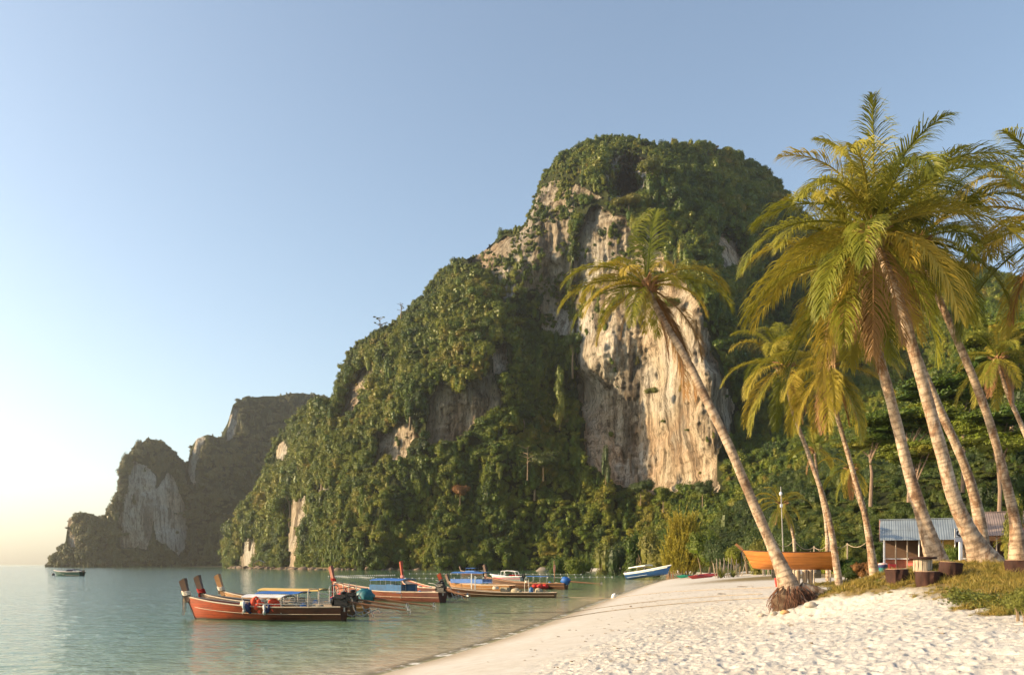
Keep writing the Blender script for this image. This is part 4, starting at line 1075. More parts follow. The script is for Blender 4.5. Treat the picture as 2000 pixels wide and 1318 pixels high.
def hull_points(L, B, H, bowh, draft=0.18, rake=0.55, n=30, fine=1.0, inset=0.0, stern=.55):
    """Stations from stern (x=0) to bow (x=L). Each: list of points port gunwale -> keel -> starboard."""
    rows = []
    for i in range(n + 1):
        t = i / n
        w = B / 2 * (stern + (1 - stern) * math.sin(min(1, t / .5) * PI / 2)) if t < .5 else B / 2 * max(0.0, 1 - ((t - .5) / .5) ** (2.3 * fine)) ** .9
        w = max(w, 0.02) - inset * min(1, w / .3); w = max(w, .012)
        sheer = H * (1 + 0.08 * (1 - t) ** 2) + bowh * max(0, (t - .35) / .65) ** 2.2
        keel = -draft + (sheer + draft) * 0.0 + (0.35 * H) * max(0, (t - .82) / .18) ** 2 * .3 + inset * 1.2
        x0 = L * t
        row = []
        for k in range(-6, 7):
            u = abs(k) / 6.0
            prof = u ** 0.62
            y = w * prof * (1 if k > 0 else -1)
            z = keel + (sheer - keel) * (u ** 1.9)
            st = 0.012 * (1 if abs(k) % 2 else 0)           # strakes
            xx = x0 + rake * max(0, (t - .55) / .45) ** 1.5 * ((z + draft) / (sheer + draft))
            row.append(Vector((xx, y + st * (1 if k > 0 else -1 if k < 0 else 0), z)))
        rows.append(row)
    return rows
def hull_mesh(mb, rows, inner):
    n = len(rows); m = len(rows[0]); base = len(mb.v)
    vs = [p for r in rows for p in r] + [p for r in inner for p in r]; fs = []
    K = n * m
    for i in range(n - 1):
        for j in range(m - 1):
            a = i * m + j
            fs.append((a, a + 1, a + m + 1, a + m)); fs.append((K + a, K + a + m, K + a + m + 1, K + a + 1))
        for j in (0, m - 1):
            a = i * m + j; fs.append((a, a + m, K + a + m, K + a))
    fs.append(tuple(range(m - 1, -1, -1))); fs.append(tuple(K + j for j in range(m)))
    for j in range(m - 1): fs.append((j, j + 1, K + j + 1, K + j))
    mb.add(vs, fs)

def longtail(bow, stern, label, hull=RUST_ORANGE, B=1.55, H=0.58, bowh=0.42, prow=0.95, prow_lean=.5, prow_mat=DARKWOOD, canopies=(), ribbons=((CREAM_C, .9),), engine=True, tail=2.6, tail_deg=-6,
             hoops=(), hose=True, tarp=None, benches=5, name='longtail_boat', rub=TRIM, inner=GREYWOOD, yaw=0.0, side_rails=True):
    b = P(bow[0], 0, bow[1]); s = P(stern[0], 0, stern[1]); b.z = s.z = 0
    d = b - s; L = d.length
    root = empty(name, s, math.atan2(d.y, d.x)); tag(root, label, 'boat', None)
    rows = hull_points(L, B, H, bowh); inn = hull_points(L, B, H, bowh, inset=.05)
    mb = MB(); hull_mesh(mb, rows, inn); mb.build('hull', hull, root, True)
    fl = MB(); fl.sheet([[(r[0].x, r[3].y * .9, .12), (r[0].x, -r[3].y * .9, .12)] for r in rows[1:-6]], .02); fl.build('floor', inner, root)
    for k in (0, -1):
        g = MB(); g.tube([r[k] + Vector((0, 0, .02)) for r in rows], [.034] * len(rows), 6); g.build('gunwale', rub, root, True)
    g = MB(); g.tube([r[0] * .5 + r[-1] * .5 - Vector((0, 0, .0)) for r in rows[0:1]] + [rows[0][-1]], .03, 6)
    wl = MB()
    for k in (1, -2): wl.tube([r[k] * .62 + r[k + (1 if k > 0 else -1)] * .38 + Vector((0, (-.02 if k == 1 else .02), 0)) for r in rows[:-1]], .015, 5)
    wl.build('rubbing_strake', rub, root)
    # fore deck
    dk = MB(); q = rows[-8:]
    dk.sheet([[r[0] * .93 + r[-1] * .07 - Vector((0, 0, .05)), (r[0] + r[-1]) / 2 - Vector((0, 0, .02)), r[-1] * .93 + r[0] * .07 - Vector((0, 0, .05))] for r in q], .02); dk.build('foredeck', inner, root)
    # prow board: thick, curved up and slightly wider at the head
    tip = (rows[-1][0] + rows[-1][-1]) / 2; pr = MB(); pts = []
    sec = []
    for k in range(9):
        t = k / 8
        c = tip + Vector((-.10 + prow_lean * prow * (t ** 0.8), 0, -.22 + (prow + .22) * t))
        w = .075 + .055 * t ** 2; dep = .13 + .03 * t
        a = Vector((.8, 0, -.45)).normalized()
        sec.append([c + a * dep + Vector((0, -w, 0)), c + a * dep + Vector((0, w, 0)), c - a * dep + Vector((0, w, 0)), c - a * dep + Vector((0, -w, 0))])
    vs = [p for r in sec for p in r]; fs = []
    for i in range(8):
        for k in range(4): fs.append((i * 4 + k, i * 4 + (k + 1) % 4, (i + 1) * 4 + (k + 1) % 4, (i + 1) * 4 + k))
    fs += [(3, 2, 1, 0), (32, 33, 34, 35)]; pr.add(vs, fs); pr.build('prow', prow_mat, root)
    st = MB(); st.tube([rows[-1][6] + Vector((.0, 0, -.02)), (rows[-1][6] + rows[-1][3]) / 2 + Vector((.03, 0, 0)), tip + Vector((.02, 0, 0))], [.04, .045, .05], 6); st.build('stem', DARKWOOD, root)
    rg = random.Random(int(L * 1000))
    for mat_, ln in ribbons:
        r_ = MB()
        for k in range(3):
            zz = .10 + .07 * k; c = tip + Vector((-.10 + prow_lean * prow * ((.22 + zz) / (prow + .22)) ** .8, 0, zz))
            r_.tube([c + Vector((.21 * math.cos(a), .15 * math.sin(a), .03 * math.sin(3 * a))) for a in np.linspace(0, 2 * PI, 10)], .035, 5)
        for k in range(5):
            y = rg.uniform(-.10, .10); x = tip.x + rg.uniform(.05, .22); z = tip.z + .12; l_ = ln * rg.uniform(.6, 1.05)
            r_.sheet([[(x + rg.uniform(-.02, .02), y - .035, z - l_ * q_), (x + .01, y + .035, z - l_ * q_)] for q_ in (0, .3, .6, 1)], .012)
        r_.build('ribbon', mat_, root)
    def sheer(t):
        i = min(int(t * (len(rows) - 1)), len(rows) - 1); return rows[i]
    for k in range(benches):
        t = .22 + .5 * k / max(1, benches - 1); r = sheer(t)
        m_ = MB(); m_.box((r[0].x, 0, r[0].z - .14), (.24, abs(r[0].y) * 1.8, .035)); m_.build('thwart', PALEWOOD, root)
    for (t0, t1, h, mat_, arch, wall) in canopies:
        r0, r1 = sheer(t0), sheer(t1); w = B / 2 * .92
        rws = []
        for x in np.linspace(r0[0].x, r1[0].x, 7):
            rws.append([(x, w * y, h + arch * (1 - y * y) - .015 * math.sin(x * 9)) for y in np.linspace(-1, 1, 7)])
        c = MB(); c.sheet(rws, .03); cn = c.build('canopy', mat_, root)
        nb = 4
        for x in np.linspace(r0[0].x + .05, r1[0].x - .05, nb):
            for y in (-1, 1):
                p_ = MB(); p_.tube([(x, y * w * .93, .3), (x, y * w * .95, h - .01)], .018, 6); p_.build('post', METAL, root)
            p_ = MB(); p_.tube([(x, w * y, h + arch * (1 - y * y) - .045) for y in np.linspace(-.97, .97, 7)], .016, 5); p_.build('roof_rib', METAL, root)
        if wall is not None:
            for y in (-1, 1):
                m_ = MB(); xa, xb = r0[0].x, r1[0].x
                nw = 12
                m_.sheet([[(xa + (xb - xa) * i / nw, y * (w + .02 + .012 * math.sin(i * 2.3)), wall[1]), (xa + (xb - xa) * i / nw, y * (w + .02), wall[2])] for i in range(nw + 1)], .0)
                m_.build('side_curtain', wall[0], root)
    if side_rails:
        for y in (0, -1):
            for t0, t1, hh in ((.18, .62, .16),):
                rr_ = rows[int(t0 * 30):int(t1 * 30)]
                m_ = MB(); m_.tube([r[y] + Vector((0, 0, hh)) for r in rr_], .02, 5)
                for r in rr_[::3]: m_.tube([r[y], r[y] + Vector((0, 0, hh))], .014, 5)
                m_.build('side_rail', METAL, root)
    for (t, h) in hoops:
        r = sheer(t); w = abs(r[0].y) * .9; z0 = r[0].z
        m_ = MB(); m_.tube([(r[0].x, -w, z0), (r[0].x, -w, h - .1), (r[0].x, -w + .1, h), (r[0].x, w - .1, h), (r[0].x, w, h - .1), (r[0].x, w, z0)], .024, 6); m_.build('hoop', METAL, root)
    if engine:
        e = empty('engine'); e.parent = root; e.location = (.10, 0, H + .12); e.rotation_euler = (0, 0, yaw)
        m_ = MB(); m_.box((0, 0, .18), (.62, .34, .34)); m_.box((.05, 0, .42), (.50, .28, .18)); m_.tube([(.36, 0, .2), (.46, 0, .2)], .20, 14); m_.tube([(.45, 0, .2), (.50, 0, .2)], .13, 12)
        for k in range(4): m_.tube([(-.16 + .12 * k, .14, .36), (-.16 + .12 * k, .30, .34)], .03, 6)
        m_.tube([(-.2, .26, .34), (.25, .26, .34)], .045, 8); m_.ball((-.05, -.05, .58), .13, 10, 6, (1.2, 1, .6)); m_.box((.0, 0, -.04), (.9, .3, .08))
        m_.build('engine_block', BLACKM, e, True)
        m_ = MB(); m_.tube([(-.1, 0, -.28), (-.1, 0, 0)], .05, 8); m_.build('pivot', METAL, e)
        a = R(tail_deg); tx = lambda l, o=0: Vector((-.3 - l * math.cos(a), 0, .16 + l * math.sin(a) + o))
        m_ = MB(); m_.tube([tx(0), tx(tail * .5), tx(tail)], [.05, .042, .03], 8); m_.tube([tx(.1, -.09), tx(tail * .7, -.05)], .016, 5)
        m_.tube([tx(tail * .72, -.02), tx(tail * .9, -.22), tx(tail * 1.02, -.1)], .014, 5); m_.build('propeller_shaft', RUSTM, e, True)
        m_ = MB(); c = tx(tail); m_.tube([c, c + Vector((-.14, 0, 0))], .045, 8)
        for k in range(3):
            q = k * 2 * PI / 3; v = Vector((0, math.cos(q), math.sin(q))); w_ = v.cross(Vector((1, 0, 0)))
            m_.add([c + v * .03, c + v * .17 + w_ * .07 + Vector((.03, 0, 0)), c + v * .21, c + v * .17 - w_ * .07 - Vector((.03, 0, 0)), c + v * .1 + Vector((-.03, 0, 0))], [(0, 1, 2, 3), (0, 3, 2, 4)])
        m_.tube([c + Vector((-.08, .22 * math.cos(t), .22 * math.sin(t))) for t in np.linspace(0, 2 * PI, 13)], .012, 4)
        m_.build('propeller', METAL, e)
        m_ = MB(); m_.tube([(.25, 0, .3), (.7, 0, .5), (1.25, .0, .55)], .02, 6); m_.build('tiller', METAL, e)
        if hose:
            for y0, sx in ((-.2, 0), (-.28, -.45)):
                m_ = MB(); m_.tube([(.15 + sx, y0, .35), (.22 + sx, y0 - .35, .25), (.18 + sx, y0 - .42, -.15), (.02 + sx, y0 - .45, -.48), (-.25 + sx, y0 - .42, -.55), (-.5 + sx, y0 - .40, -.40), (-.72 + sx, y0 - .4, -.32), (-.82 + sx, y0 - .38, -.55)], .03, 7); m_.build('cooling_hose', HOSE, e, True)
            m_ = MB(); m_.tube([(.5, -.25, -.2), (.5, -.25, .55), (.35, -.25, .75), (-.05, -.25, .8), (-.15, -.25, .55), (-.15, -.25, 0)], .02, 6); m_.build('engine_guard', BLACKM, e, True)
        if tarp is not None:
            m_ = MB(); m_.ball((0, 0, .2), .52, 14, 9, (1.05, .8, .86), .10); m_.build('engine_cover', tarp, e, True)
    return root

b1 = longtail((386, 39.4), (672, 37.8), 'nearest orange long-tail boat with white awning and life vests', RUST_ORANGE, H=.60, bowh=.45, prow=.82, prow_lean=.42, canopies=[(.38, .655, 1.10, WHITE_C, .10, None)], hoops=[(.22, 1.45)], tail=2.9, tail_deg=-7, ribbons=((CREAM_C, 1.25),))
b2 = longtail((414, 42.6), (690, 41.0), 'middle long-tail boat of the three moored together, with blue awning', DARKWOOD, H=.58, bowh=.48, prow=.92, prow_lean=.45, canopies=[(.36, .66, 1.16, BLUE_C, .08, None)], hoops=[(.14, 1.55)], tail=2.6, tail_deg=-8, ribbons=((CREAM_C, .25), (RED_C, .35)))
b3 = longtail((452, 46.0), (716, 44.0), 'rear long-tail boat of the three moored together, with straw yellow awning', PALEWOOD, H=.56, bowh=.52, prow=.92, prow_lean=.5, prow_mat=PALEWOOD, canopies=[(.33, .74, 1.20, YEL_C, .10, None)], hoops=[(.20, 1.6), (.10, 1.6)], tail=3.6, tail_deg=-7, tarp=TEAL_C, ribbons=((CREAM_C, .35),), hose=False)
b4 = longtail((662, 62.0), (865, 55.5), 'red brown long-tail boat with bright blue box cabin', REDWOOD, B=1.7, H=.66, bowh=.62, prow=1.15, prow_lean=.45, prow_mat=REDWOOD, canopies=[(.30, .60, 1.50, BLUE_C, .12, (BLUE2_C, .62, 1.18))], tail=2.0, tail_deg=-12, ribbons=((PINK_C, 1.2), (RED_C, 1.4)), hoops=(), side_rails=False)
b5 = longtail((790, 73.0), (862, 64.0), 'orange long-tail boat with red prow behind the blue box cabin', RUST_ORANGE, B=1.7, H=.70, bowh=.65, prow=1.5, prow_lean=.42, prow_mat=RUST_ORANGE, tail=3.4, tail_deg=-9, ribbons=((PINK_C, .5),), hose=False, canopies=(), side_rails=False)
b6 = longtail((880, 67.0), (1085, 64.5), 'low dark long-tail boat with an orange prow board and bare mast posts', DARKWOOD, B=1.5, H=.36, bowh=.42, prow=1.05, prow_lean=.55, prow_mat=RUST_ORANGE, engine=False, ribbons=(), canopies=(), hoops=[(.28, 1.5)], side_rails=False)
b7 = longtail((884, 84.0), (1000, 79.0), 'long-tail boat with two rolled blue awnings one above the other', PALEWOOD, B=1.6, H=.55, bowh=.3, prow=.7, prow_lean=.6, engine=False, ribbons=(), canopies=[(.42, .92, 1.75, BLUE_C, .12, (BLUE_C, .75, 1.15))], side_rails=False)
b8 = longtail((958, 92.0), (1106, 86.0), 'long-tail boat with garlanded prow and bright blue engine cover', DARKWOOD, B=1.6, H=.58, bowh=.62, prow=1.35, prow_lean=.35, prow_mat=DARKWOOD, rub=PALEWOOD, tail=4.0, tail_deg=-3, tarp=BLUE_C, ribbons=((PINK_C, .9), (CREAM_C, .8)), canopies=[(.22, .48, 1.35, BLUE_C, .04, None)], hose=False, side_rails=False)
b9 = longtail((903, 205.0), (945, 200.0), 'tiny long-tail boat with a dark blue awning near the foot of the cliff', DARKWOOD, B=1.6, H=.55, bowh=.6, prow=1.0, canopies=[(.35, .75, 1.7, BLUE_C, .1, (BLUE_C, .8, 1.1))], ribbons=(), hose=False, tail=2.0, side_rails=False)

# mast posts standing in the shallow boats
def tagged(o, label, cat, group=None): return tag(o, label, cat, group)
for px, d, y0, y1, lab in ((921, 78, 1122, 1156, 'thin pale mast post beside the rolled blue awnings'), (928, 78, 1124, 1150, 'shorter pale mast post next to the thin one')):
    a = P(px, y1, d); b_ = P(px, y0, d); m_ = MB(); m_.tube([(0, 0, -.2), (0, 0, b_.z - a.z)], .05, 8)
    o = m_.build('mast_post', WHITEP); o.location = (a.x, a.y, max(a.z, .1)); tag(o, lab, 'post')
m_ = MB(); m_.tube([(0, 0, 0), (.02, 0, 1.4), (-.05, 0, 2.9)], [.05, .045, .03], 7)
o = m_.build('prow_pole', PALEWOOD, None, True); o.location = P(1083, 1148, 88); tag(o, 'tall thin pole with ribbons standing between the garlanded boat and the beach', 'pole')
m_ = MB(); m_.sheet([[(-.08, 0, 2.5), (.10, 0, 2.5)], [(-.12, .03, 2.2), (.12, .03, 2.2)], [(-.1, 0, 1.7), (.06, 0, 1.7)], [(-.02, 0, 1.2), (.05, 0, 1.2)]], .01); m_.build('ribbon', PINK_C, o)
# crates, cans and coils lying in the boats
CAN = plain('blue_can', (.03, .12, .30), .5, scale=6); CRATE = plain('fish_crate', (.30, .26, .18), .8, scale=6, var=.4)
m_ = MB(); m_.box((0, 0, .02), (.5, .34, .04)); [m_.box((0, y, .16), (.5, .03, .24)) for y in (-.17, .17)]; [m_.box((x, 0, .16), (.03, .34, .24)) for x in (-.25, .25)]; G_CR = m_.data('crate', CRATE)
m_ = MB(); m_.lathe([(.12, 0), (.14, .03), (.14, .3), (.08, .38), (.04, .42)], 10); G_CN = m_.data('can', CAN, True)
m_ = MB()
for k in range(4): m_.tube([(.2 * math.cos(a) * (1 - .06 * k), .2 * math.sin(a) * (1 - .06 * k), .03 + .045 * k) for a in np.linspace(0, 2 * PI, 13)], .026, 5)
G_CO = m_.data('rope_coil', CREAM_C, True)
m_ = MB(); m_.ball((0, 0, .15), .26, 9, 6, (1.4, .9, .8), .2); m_.ball((.25, .05, .1), .18, 8, 5, (1, 1, .8), .2); G_SK = m_.data('sack', CRATE, True)
for bi, (bt, nm) in enumerate([(b1, 'the nearest orange boat'), (b2, 'the middle boat with the blue awning'), (b3, 'the boat with the yellow awning'), (b4, 'the boat with the blue box cabin'), (b5, 'the orange boat with the red prow'), (b6, 'the low dark boat'), (b8, 'the garlanded boat')]):
    L_b = 6.4
    for k, (fx, me_, ct, dsc) in enumerate([(.76, G_CO, 'rope coil', 'cream rope coil on the foredeck of '), (.66, G_CR, 'crate', 'open crate forward in '), (.30, G_CN, 'can', 'blue fuel can aft in '), (.22, G_SK, 'sack', 'grey sack near the engine of '), (.5, G_SK, 'sack', 'sack amidships in ')]):
        o = bpy.data.objects.new(ct.replace(' ', '_'), me_); link(o); bt_m = Matrix.Translation(bt.location) @ Matrix.Rotation(bt.rotation_euler.z, 4, 'Z')
        o.matrix_world = bt_m @ Matrix.Translation((L_b * fx, .25 * (-1) ** k, .30 if fx < .6 else .42 + (.2 if fx > .7 else 0))) @ Matrix.Rotation(k + bi, 4, 'Z') @ Matrix.Scale(1.25, 4); tag(o, dsc + nm, ct)
vest_me = MB(); vest_me.ball((-.12, 0, .05), .17, 9, 6, (.8, .5, 1.3), .15); vest_me.ball((.12, 0, .02), .17, 9, 6, (.8, .5, 1.3), .15); vest_me.tube([(-.1, 0, .25), (0, .02, .31), (.1, 0, .25)], .05, 6)
VM = {}
for mt in (ORANGE_J, NAVY_C, WHITE_C): VM[mt.name] = vest_me.data('life_vest', mt, True)
for k, (px, py, mt, lab) in enumerate([(500, 1178, ORANGE_J, 'bright orange life vest hanging highest under the white awning'), (506, 1187, ORANGE_J, 'orange life vest lying lower beside the navy bag'), (532, 1179, ORANGE_J, 'orange life vest at the aft end of the white awning'),
                                     (540, 1187, ORANGE_J, 'orange life vest lowest at the aft end of the white awning'), (486, 1184, NAVY_C, 'navy bag forward of the life vests in the orange boat'), (478, 1182, WHITE_C, 'white bundle foremost under the white awning'),
                                     (516, 1189, WHITE_C, 'white bundle between the two groups of life vests'), (521, 1187, NAVY_C, 'navy bundle between the two groups of life vests')]):
    o = bpy.data.objects.new('life_vest' if mt is ORANGE_J else 'bundle', VM[mt.name]); link(o); o.location = P(px, py, 37.95); o.rotation_euler = (.1, k * .7, .3 * k)
    tag(o, lab, 'life vest' if mt is ORANGE_J else 'bundle', 'life vests and bundles in the orange boat')
m_ = MB()
for k in range(7): m_.ball((random.uniform(-.8, .8), random.uniform(-.3, .3), random.uniform(0, .25)), .26, 9, 6, (1.3, 1, .8), .2)
o = m_.build('red_bundle', RED_C, None, True); o.location = P(1052, 1146, 86.5); o.location.z -= .1; tag(o, 'heap of red cloth and vests under the thin blue awning', 'bundle')
m_ = MB(); m_.sheet([[(x, -.7 - .08 * math.sin(x * 4), .9 - .75 * abs(x) ** .7 - .1), (x, .0, 1.05 - .5 * abs(x)), (x, .7, .55 - .3 * abs(x))] for x in np.linspace(-.9, .9, 12)], .02)
o = m_.build('red_cloth', RED_C, None, True); o.location = P(672, 1186, 50); tag(o, 'red cloth draped at the stern beside the teal engine cover', 'cloth')

# ------------------------------------------------------------------ speedboats
GLASS = plain('dark_tinted_screen', (0.03, 0.035, 0.04), .1, scale=3, var=.1, bmp=0, spec=.8)
def speedboat(bow, stern, label, hullm, deckm, B=2.2, H=.85, bz=0.0, sz=0.0, top='hardtop', outboards=2, stripe=None, name='speedboat', seatm=RED_C, upper=False):
    b = P(bow[0], 0, bow[1]); s = P(stern[0], 0, stern[1]); b.z = bz; s.z = sz; d = b - s; L = d.length
    root = empty(name, s); root.rotation_euler = (0, -math.atan2(d.z, math.hypot(d.x, d.y)), math.atan2(d.y, d.x)); tag(root, label, 'boat')
    rows = hull_points(L, B, H, .38, .22, 1.0, 26, 1.1, stern=.88)
    inn = hull_points(L, B, H, .38, .22, 1.0, 26, 1.1, inset=.14, stern=.88)
    mb = MB(); hull_mesh(mb, rows, inn); mb.build('hull', hullm, root, True)
    for k in (0, -1):
        m_ = MB(); m_.tube([r[k] + Vector((0, 0, .02)) for r in rows], .10, 7); m_.build('gunwale', deckm, root, True)
    if stripe:
        m_ = MB()
        for sg_, kk, k2 in ((-1, 1, 2), (1, -2, -3)):
            q0 = kk - sg_ * 0 if not upper else (0 if sg_ < 0 else -1); q1 = k2 if not upper else (1 if sg_ < 0 else -2); m_.sheet([[r[q0] + Vector((0, sg_ * .02, 0)), r[q1] * .75 + r[q0] * .25 + Vector((0, sg_ * .03, 0))] for r in rows[:-1]])
        m_.build('stripe', stripe, root)
    m_ = MB(); m_.sheet([[r[0] * .9 + r[-1] * .1 + Vector((0, 0, -.02)), (r[0] + r[-1]) / 2 + Vector((0, 0, .08)), r[-1] * .9 + r[0] * .1 + Vector((0, 0, -.02))] for r in rows[15:]], .03); m_.build('foredeck', deckm, root, True)
    m_ = MB(); m_.sheet([[(r[0].x, r[2].y * .93, .18), (r[0].x, -r[2].y * .93, .18)] for r in rows[1:16]], .03); m_.build('cockpit_floor', deckm, root)
    xw = L * .58; w = B / 2 * .82
    m_ = MB(); m_.sheet([[(xw - .45 - .3 * y * y, w * y, H + .52) for y in np.linspace(-1, 1, 7)], [(xw + .1 - .3 * y * y, w * y * 1.04, H + .06) for y in np.linspace(-1, 1, 7)]], .02); m_.build('windscreen', GLASS, root)
    for k, x in enumerate((.18, .33, .45)):
        m_ = MB(); m_.box((L * x, 0, .45), (.5, B * .62, .28)); m_.box((L * x - .22, 0, .72), (.12, B * .62, .36)); m_.build('seat', seatm, root)
    if top == 'hardtop':
        m_ = MB(); m_.sheet([[(L * x, w * y, H + 1.0 + .10 * (1 - y * y)) for y in np.linspace(-1, 1, 7)] for x in np.linspace(.12, .56, 6)], .16); m_.build('canopy', WHITEP, root, True)
        for x in (.14, .34, .54):
            for y in (-1, 1):
                m_ = MB(); m_.tube([(L * x, y * w, H), (L * x, y * w * .96, H + 1.0)], .028, 6); m_.build('post', METAL, root)
    elif top == 'arch':
        m_ = MB()
        for y in (-1, 1): m_.bar((L * .10, y * w, H), (L * .26, y * w * .9, H + .62), .08, .16)
        m_.bar((L * .26, -w * .9, H + .62), (L * .26, w * .9, H + .62), .16, .06); m_.build('radar_arch', NAVY_C, root)
        m_ = MB(); m_.sheet([[(L * x, w * y * .7, H + .50 + .16 * (1 - y * y) - .25 * (x - .3) ** 2 * 8) for y in np.linspace(-1, 1, 5)] for x in np.linspace(.26, .58, 5)], .03); m_.build('soft_top', NAVY_C, root, True)
    elif top == 'frame':
        m_ = MB()
        for y in (-1, 1): m_.tube([(L * .14, y * w, H * .9), (L * .20, y * w * .95, H + .85), (L * .48, y * w * .95, H + 1.05), (L * .72, y * w * .9, H + .92), (L * .74, y * w * .9, H * .9)], .06, 6)
        for x, z in ((.20, .85), (.48, 1.05), (.72, .92)): m_.tube([(L * x, -w * .95, H + z), (L * x, w * .95, H + z)], .05, 6)
        m_.build('roof_frame', WHITEP, root, True)
    for k in range(outboards):
        y = 0 if outboards == 1 else (-.35 + .7 * k)
        m_ = MB(); m_.box((-.28, y, H + .12), (.42, .34, .46)); m_.box((-.30, y, H + .42), (.34, .28, .16)); m_.box((-.34, y, H - .45), (.16, .12, .8)); m_.tube([(-.44, y, H - .8), (-.14, y, H - .8)], .08, 8)
        m_.build('outboard_motor', BLACKM, root)
    return root
sb = speedboat((1303, 137), (1228, 144), 'blue and white speedboat with a red seated cockpit, bow drawn up on the sand', plain('blue_hull', (0.008, 0.05, 0.17), .3, scale=3, coat=.3), WHITEP, bz=1.15, sz=0.12, H=.85, B=2.5, stripe=WHITEP, upper=True)
speedboat((112, 189), (161, 187), 'dark green cabin speedboat moored far out near the headland', plain('dark_green_hull', (0.03, 0.085, 0.08), .3, scale=3), plain('grey_deck', (.38, .36, .36), .5, scale=3), H=.9, B=2.2, top='arch', outboards=1)
speedboat((968, 138), (1019, 136), 'small white dinghy with pink stripe and white roof frame', WHITEP, WHITEP, H=.55, B=1.8, top='frame', outboards=1, stripe=plain('pink_stripe', (.62, .12, .18), .5, scale=4))
m_ = MB(); m_.ball((0, 0, 0), .38, 12, 8); m_.tube([(0, 0, .3), (0, 0, .5)], .05, 6); o = m_.build('mooring_buoy', BLACKM, None, True); o.location = P(104, 1122, 200); o.location.z = .12; tag(o, 'dark round mooring buoy left of the far cabin speedboat', 'buoy')

# swimming-line floats
fl_me = MB(); fl_me.ball((0, 0, 0), .12, 8, 5, (1.3, 1, 1)); fl_me = fl_me.data('float', plain('float_plastic', (.5, .5, .46), .5, scale=9), True)
def floats(a, b, n, label, group, sc=1.0):
    for k in range(n):
        t = k / (n - 1); px = a[0] + (b[0] - a[0]) * t; d = a[1] + (b[1] - a[1]) * t
        o = bpy.data.objects.new('swim_line_float', fl_me); link(o); p = P(px, 0, d); o.location = (p.x, p.y + 1.2 * math.sin(k * .5), .05); o.scale = (sc,) * 3
        tag(o, label, 'float', group)
    m_ = MB(); m_.tube([Vector((P(a[0] + (b[0] - a[0]) * k / 20, 0, a[1] + (b[1] - a[1]) * k / 20).x, P(0, 0, a[1] + (b[1] - a[1]) * k / 20).y + 1.2 * math.sin(k / 20 * (n - 1) * .5), .03)) for k in range(21)], .02, 4)
    o = m_.build('float_line', HOSE); tag(o, 'rope carrying the ' + group, 'rope')
floats((735, 150), (1195, 170), 34, 'small white float of the nearer swimming line', 'floats of the nearer swimming line')
floats((800, 232), (1135, 215), 26, 'small white float of the farther swimming line', 'floats of the farther swimming line')
floats((642, 180), (770, 200), 40, 'small white float close set in the left swimming line', 'close set floats of the left swimming line')
floats((655, 172), (730, 160), 26, 'small white float in the slanting short line', 'close set floats of the slanting short line')
# white jug and mooring ropes
m_ = MB(); m_.lathe([(.0, -.12), (.16, -.10), (.17, .18), (.10, .28), (.05, .30), (.05, .36)], 12); o = m_.build('plastic_jug', WHITEP, None, True); o.location = P(1198, 1168, 63); o.location.z = .1; o.rotation_euler = (.5, .3, 0); tag(o, 'white plastic jug float on a mooring rope near the waterline', 'float')
ROPE = plain('mooring_rope', (0.30, 0.24, 0.17), .9, scale=20)
def rope(pts, label, r=.018):
    V_ = [P(px, 0, d) for px, d in pts]; out = []
    for i in range(len(V_) - 1):
        for k in range(8):
            q = V_[i].lerp(V_[i + 1], k / 8); out.append(Vector((q.x, q.y, max(gz(q.x, q.y), 0) + .03 + pts[i][2] if len(pts[i]) > 2 else max(gz(q.x, q.y), 0) + .03)))
    m_ = MB(); m_.tube(out, r, 5); o = m_.build('mooring_rope', ROPE, None, True); tag(o, label, 'rope')
rope([(1102, 65), (1198, 62), (1300, 58), (1420, 52), (1520, 48)], 'mooring rope from the low dark boat past the white jug onto the sand')
rope([(1000, 38), (1180, 39), (1330, 38), (1450, 36.5), (1545, 34)], 'long dark mooring rope crossing the smooth wet sand')
rope([(950, 43), (1150, 45), (1300, 44), (1420, 42), (1500, 40)], 'mooring rope lying across the sand behind the long dark one')
rope([(1300, 135), (1340, 120), (1440, 100), (1500, 88)], 'rope running from the beached speedboat up the sand')
# ------------------------------------------------------------------ casuarina, bushes, jungle edge
def near_mesh(name, seed, shape, mat, nclump=900, per=5, size=.038, core=True):
    v, f = crown_arrays(seed, nclump, per, size, shape, core); return mesh_np(name, v, f, mat, False)
BUSH = {'deep': [near_mesh('foliage', 300 + k, s, LEAF_D) for k, s in enumerate(['bush', 'round', 'drape'])],
        'mid': [near_mesh('foliage', 310 + k, s, LEAF_J) for k, s in enumerate(['bush', 'round', 'tall'])],
        'gold': [near_mesh('foliage', 320 + k, s, LEAF_Y) for k, s in enumerate(['bush', 'round', 'drape'])],
        'russet': [near_mesh('foliage', 330, 'bush', LEAF_O)]}
UMB = [near_mesh('foliage', 340 + k, 'flat', LEAF_J, 620, 5, .05) for k in range(2)]
def bush(px, d, w, h, kind, label, cat='bush', group='bushes along the back of the beach', name='shrub', stems=4, k=None, z=None):
    x = (px - 1000) / F * d; g = gz(x, d) if z is None else z
    root = empty(name, (x, d, g), random.uniform(0, 6)); tag(root, label, cat, group)
    me = BUSH[kind][(k if k is not None else int(px)) % len(BUSH[kind])]
    o = bpy.data.objects.new('foliage', me); link(o, root); o.scale = (w / 2, w / 2, h * .62); o.location = (0, 0, h * .52)
    m_ = MB()
    for i in range(stems):
        a = random.uniform(0, 6.28); m_.tube([(0.12 * w * math.cos(a), .12 * w * math.sin(a), -.1), (.16 * w * math.cos(a), .16 * w * math.sin(a), h * .25), (.28 * w * math.cos(a), .28 * w * math.sin(a), h * .6)], [.02 * w + .01, .015 * w, .006 * w], 6)
    m_.build('stem', BARK, root, True)
    return root
